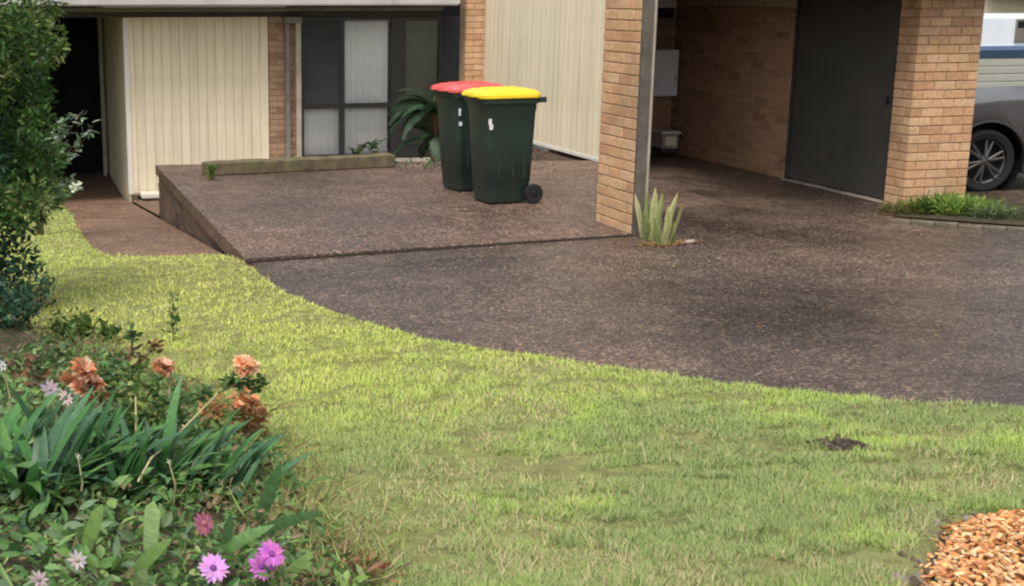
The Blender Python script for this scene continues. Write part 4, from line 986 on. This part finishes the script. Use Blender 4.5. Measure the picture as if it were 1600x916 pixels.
flower(264, 722, (262, 780), .2, .008, (.78, .80, .70), (.6, .6, .4), 'tiny white bud right of the pale cane foot', tilt=(.9, 0), n=7)

# roses
def rose(px, py, Y, r, cols, parent_pt, parent):
    t = P(px, py, Y) - parent_pt; m = MB()
    for ring, (k, rad, up) in enumerate(((6, .25, 1.6), (8, .45, 1.0), (10, .7, .5), (11, .85, .1))):
        for i in range(k):
            a = 6.283 * i / k + ring * .5; d = Vector((math.cos(a), math.sin(a), up))
            leaf(m, (math.cos(a) * r * .12, math.sin(a) * r * .12, -r * .2), d, (-math.cos(a) * .3, -math.sin(a) * .3, 1), r * random.uniform(.7, 1.05), r * .85, vary(random.choice(cols), .15), .3, .7)
    o = m.build('rose', M['petal'], parent, cols=True); o.location = t; o.rotation_euler = (random.uniform(.2, .7), random.uniform(-.3, .3), random.random() * 3); return t
ORG = [(.74, .38, .20), (.78, .47, .29), (.62, .27, .13), (.82, .60, .42)]
def rosebush(base, lab, canes, roses, leaves, pal):
    b = G(*base); o = empty('rose_bush', b, label=lab, cat='rose bush')
    for (pts, Y, rad, mt) in canes:
        q = [P(x, y, Y + i * (.03 if Y > 4 else .17)) - b for i, (x, y) in enumerate(pts)]
        MB().tube(q, [rad * (1 - .5 * i / len(q)) for i in range(len(q))], 6).build('cane', M[mt], o, smooth=True)
    for (px, py, Y, r) in roses: rose(px, py, Y, r, ORG, b, o)
    m = MB()
    for (px, py, rad, n, Y, pi) in leaves:
        c = P(px, py, Y) - b
        for _ in range(n):
            d = rdir(-1, 1) * rad * random.random() ** .5; leaf(m, c + d, rdir(-.4, .8), rdir(0, 1), random.uniform(.025, .045), random.uniform(.014, .024), vary(random.choice(pal[pi]), .25), .12, .35)
    m.build('leaves', M['leaf'], o, cols=True); tag(o.children[-1], kind='stuff'); return o
LP = [[(.06, .12, .03), (.09, .17, .05), (.05, .09, .03)], [(.22, .30, .08), (.28, .34, .10), (.15, .25, .06)], [(.20, .10, .05), (.26, .15, .07), (.12, .07, .03)], [(.50, .22, .09), (.40, .24, .10), (.30, .2, .08)]]
rosebush((200, 720), 'rose bush with orange blooms on thin dark stems at the left of the bed',
         [([(180, 700), (165, 640), (140, 600)], 4.6, .006, 'twig'), ([(205, 720), (208, 640), (206, 520)], 4.7, .005, 'twig'), ([(210, 720), (212, 650), (250, 590)], 4.6, .005, 'twig'), ([(212, 760), (213, 690), (212, 620)], 4.3, .0055, 'cane'), ([(190, 610), (225, 560), (242, 545)], 4.7, .003, 'twig')],
         [(132, 576, 4.5, .052), (146, 598, 4.55, .048), (112, 594, 4.6, .05), (128, 606, 4.55, .045), (256, 571, 4.65, .05), (250, 580, 4.62, .03)],
         [(130, 560, .05, 30, 4.6, 1), (180, 590, .09, 90, 4.65, 0), (212, 600, .09, 110, 4.6, 1), (225, 640, .09, 100, 4.5, 1), (206, 525, .022, 22, 4.7, 0), (240, 545, .03, 16, 4.7, 2), (150, 625, .08, 70, 4.5, 2), (190, 650, .1, 90, 4.4, 0), (208, 560, .04, 26, 4.7, 2), (268, 640, .08, 80, 4.5, 0), (230, 670, .08, 70, 4.4, 0), (60, 560, .12, 90, 5.0, 0), (50, 590, .1, 60, 4.9, 2)], LP)
rosebush((290, 790), 'long pale arching cane carrying an orange rose over the lawn',
         [([(216, 752), (236, 716), (256, 700), (288, 668), (340, 615), (385, 585)], 3.62, .0036, 'cane'), ([(288, 668), (276, 655)], 4.3, .004, 'cane'), ([(340, 615), (372, 600), (402, 603)], 4.3, .004, 'twig'), ([(150, 715), (152, 700), (170, 670)], 4.2, .006, 'cane')],
         [(385, 572, 4.35, .046), (380, 566, 4.37, .036)],
         [(375, 597, .035, 36, 4.35, 0), (402, 603, .03, 40, 4.35, 0), (355, 598, .025, 24, 4.35, 0), (318, 618, .03, 30, 4.35, 0), (262, 655, .04, 40, 4.3, 0), (245, 600, .03, 20, 4.5, 0), (272, 500, .016, 10, 5.6, 0)], LP)
rosebush((385, 720), 'low fading rose shoot with rusty orange leaves at the lawn edge under the arching rose',
         [([(380, 720), (385, 680), (390, 640)], 4.55, .004, 'twig'), ([(372, 720), (368, 680), (360, 650)], 4.5, .004, 'twig')],
         [(392, 628, 4.55, .04), (405, 640, 4.55, .035), (376, 634, 4.5, .03)],
         [(380, 628, .05, 60, 4.55, 3), (400, 650, .05, 60, 4.5, 3), (365, 655, .04, 50, 4.5, 1), (380, 680, .09, 110, 4.45, 2), (350, 690, .09, 90, 4.45, 1), (400, 600, .03, 16, 4.55, 3), (330, 640, .05, 50, 4.5, 3)], LP)
ts = empty('thin_sapling', G(272, 540), label='thin twig with small dark leaves standing alone on the bright lawn', cat='twig')
MB().tube([(0, 0, 0), (-.005, 0, .10), P(270, 458, ts.location.y) - ts.location], [.004, .003, .0015], 5).build('stem', M['twig'], ts)
m = MB()
for k in range(46):
    f = random.random(); leaf(m, (random.gauss(0, .012), 0, .05 + f * .22), rdir(0, 1), rdir(0, 1), .035, .014, vary((.09, .14, .04), .3), .1, .3)
m.build('leaves', M['leaf'], ts, cols=True)

# ground cover through the bed: small leaves, stalks, dead bits
m = MB(); random.seed(33); k = 0
CP = [(.14, .26, .07), (.19, .32, .09), (.08, .17, .05), (.27, .37, .13), (.22, .18, .09), (.15, .25, .08), (.11, .22, .07), (.32, .24, .13)]
NB = 60000
XX = np.random.uniform(-2.6, 1.3, NB); YY = 1.8 + 4.8 * np.random.rand(NB) ** 1.5; SD = poly_sd(XX, YY, bed_poly)
ok = SD > -.05 + np.random.uniform(-.12, .02, NB); XX, YY, SD = XX[ok][:26000], YY[ok][:26000], SD[ok][:26000]
NZ = fbm(XX, YY, 2.2); ZB_ = zb(XX, YY)
for X, Y, s, nz, z0_ in zip(XX, YY, SD, NZ, ZB_):
    z = z0_ + random.random() ** .7 * (.03 + .18 * max(0, nz - .3) * min(1, s * 3 + .3))
    c = CP[int((nz * 2.4 + random.random() * .7) * 8) % 8]
    leaf(m, (X, Y, z), rdir(-.1, 1), rdir(0, 1), random.uniform(.015, .045), random.uniform(.006, .02), vary(c, .3), .12, .35)
NB2 = 9000
XX = np.random.uniform(-2.2, 1.2, NB2); YY = 1.8 + 4.6 * np.random.rand(NB2); SD = poly_sd(XX, YY, bed_poly); FR = fbm(XX + 4, YY, 3.1)
ok = (SD > .02) & (FR > .42); XX, YY, SD = XX[ok], YY[ok], SD[ok]; ZB_ = zb(XX, YY)
for X, Y, s, z0_ in zip(XX, YY, SD, ZB_):
    leaf(m, (X, Y, z0_ + random.uniform(.01, .08 * min(1, s * 4))), rdir(.0, .8), rdir(.3, 1), random.uniform(.04, .075), random.uniform(.018, .034), vary(random.choice([(.15, .29, .08), (.10, .22, .07), (.22, .36, .11), (.17, .26, .13)]), .25), .15, .35)
for _ in range(5200):        # wispy dry stalks and runners at the lawn side
    i_ = random.choice((2, 3, 4, 5, 6, 7)); p_ = bed[i_].lerp(bed[i_ + 1], random.random()); X = p_.x + random.gauss(-.08, .10); Y = p_.y + random.gauss(0, .08)
    z0_ = float(zg(min(X, 1.6), Y)) + .02
    leaf(m, (X, Y, z0_), rdir(.15, .9), rdir(0, 1), random.uniform(.04, .13), random.uniform(.003, .007), vary(random.choice([(.46, .40, .20), (.34, .28, .13), (.40, .44, .14), (.24, .34, .10), (.40, .26, .14), (.30, .42, .12)]), .3), .1, .6)
for _ in range(420):         # rusty debris at the bottom edge of the bed
    p_ = G(528, 915); X = p_.x + random.gauss(0, .05); Y = p_.y + random.gauss(0, .06)
    leaf(m, (X, Y, float(zg(X, Y)) + .02 + random.random() * .03), rdir(-.1, .7), rdir(0, 1), random.uniform(.015, .05), random.uniform(.006, .016), vary(random.choice([(.42, .15, .08), (.36, .20, .10), (.16, .20, .06), (.25, .12, .07)]), .3), .1, .4)
tag(m.build('bed_ground_cover', M['leaf'], cols=True), 'mixed small leaves covering the flower bed soil', kind='stuff')

# ================================================================ LAWN GRASS
rs = np.random.RandomState(9); N = 2300000
u = rs.rand(N); Yv = 1.0 / (1 / 1.9 - u * (1 / 1.9 - 1 / 17.0)); Xv = (rs.rand(N) * 1.55 - .42) * (Yv * 1.05 + .6)
sd = poly_sd(Xv, Yv, lawn_poly); wob = .05 * (vnoise(Xv, Yv, 9) - .5) + .05 * (vnoise(Xv, Yv, 31) - .5)
keep = (sd + wob > -.008) & (poly_sd(Xv, Yv, bed_poly) < .03 + .10 * (vnoise(Xv, Yv, 6) - .4)) & (poly_sd(Xv, Yv, mulch_poly) < -.03) & (np.hypot((Xv - BARE[0]) / 1.2, Yv - BARE[1]) > .05)
thin = fbm(Xv + 5, Yv + 9, 3.3); nearf = ss(-Yv + .25 * Xv, -5.4, -3.6)   # older, thinner turf nearer the camera
dim = np.clip((.44 - fbm(Xv * .75 + 60, Yv + 40, 8.5)) * 7, 0, 1)          # little hollows in the turf
keep &= rs.rand(N) > np.clip((thin - .48) * 4, 0, .8) * (.25 + .75 * nearf)
keep &= rs.rand(N) > dim * .8 * (.35 + .65 * nearf)
Xv, Yv, thin, nearf, sd = Xv[keep], Yv[keep], thin[keep], nearf[keep], sd[keep]; dim = dim[keep]; n = len(Xv)
Zv = zlawn(Xv, Yv) - .004
ang = rs.rand(n) * 6.283; lean = .45 + .85 * rs.rand(n); H_ = (.014 + .022 * rs.rand(n)) * (1 + .5 * (vnoise(Xv, Yv, 7) - .5)) * (1 - .5 * dim) * (1 + .9 * (rs.rand(n) > .97)); W_ = (.0008 + .00045 * Yv) * (.7 + .6 * rs.rand(n))
dx, dy = np.cos(ang), np.sin(ang); px_, py_ = -dy, dx
B = np.stack([Xv, Yv, Zv], 1); D = np.stack([dx * np.sin(lean), dy * np.sin(lean), np.cos(lean)], 1); S = np.stack([px_, py_, np.zeros(n)], 1)
V = np.empty((n, 3, 3)); V[:, 0] = B - S * W_[:, None]; V[:, 1] = B + S * W_[:, None]; V[:, 2] = B + D * (H_ * 1.0)[:, None]
big = fbm(Xv, Yv, .75); med = fbm(Xv + 31, Yv + 17, 2.6); r1 = rs.rand(n)
yel = np.array([.58, .61, .16]); grn = np.array([.38, .54, .11]); dul = np.array([.26, .33, .13]); brn = np.array([.50, .42, .24]); drk = np.array([.20, .28, .09])
t1 = np.clip((big - .35) * 2.2 + (med - .5) * 1.2, 0, 1)[:, None]
C = yel * t1 + (grn * .45 + yel * .55) * (1 - t1)
C2 = dul * (1 - np.clip((med - .45) * 3, 0, 1)[:, None]) + (grn * .8 + yel * .2) * np.clip((med - .45) * 3, 0, 1)[:, None]
C = C * (1 - nearf[:, None] * .85) + C2 * nearf[:, None] * .85
f = ((r1 < .06 + .25 * np.clip((thin - .45) * 3, 0, 1) * (1 + .8 * nearf)))[:, None]; C = np.where(f, brn * (.7 + .6 * rs.rand(n, 1)), C)
f = ((r1 > .95 - .12 * nearf))[:, None]; C = np.where(f, drk, C)
C *= (.84 + .32 * rs.rand(n, 1)) * (1 - .35 * dim[:, None])
me = bpy.data.meshes.new('lawn_grass'); me.vertices.add(n * 3); me.vertices.foreach_set('co', V.reshape(-1).astype('f'))
me.loops.add(n * 3); me.loops.foreach_set('vertex_index', np.arange(n * 3, dtype='i')); me.polygons.add(n)
me.polygons.foreach_set('loop_start', np.arange(0, n * 3, 3, dtype='i')); me.polygons.foreach_set('loop_total', np.full(n, 3, 'i')); me.update(calc_edges=True)
ca = me.color_attributes.new('tint', 'FLOAT_COLOR', 'POINT'); CC = np.ones((n, 3, 4), 'f'); CC[:, :, :3] = C[:, None, :]; ca.data.foreach_set('color', CC.ravel())
me.materials.append(M['grass'])
tag(link(bpy.data.objects.new('lawn_grass', me)), 'short yellow green lawn grass with worn patches', kind='stuff')
print('grass blades', n)

random.seed(77); m = MB()
for k in range(150):
    X = random.uniform(1.7, 8.2); Y = random.uniform(5.0, 13.5)
    if float(poly_sd(X, Y, lawn_poly)) > -.03: continue
    z = float(zdrive(X, Y)) + (.040 if X < 4.9 and Y > 9.4 else .012) - .03 * (X < 4.9 and Y > 10.5)
    leaf(m, (X, Y, max(z, .012 if X < 4.9 and Y > 9.4 else z)), rdir(0, .15), (0, 0, 1), random.uniform(.02, .05), random.uniform(.01, .02), vary(random.choice([(.30, .18, .08), (.20, .12, .06), (.36, .28, .12), (.14, .09, .05)]), .3), .25, .1)
tag(m.build('fallen_leaves', M['leaf'], cols=True), 'few small brown fallen leaves scattered over the paving', kind='stuff')
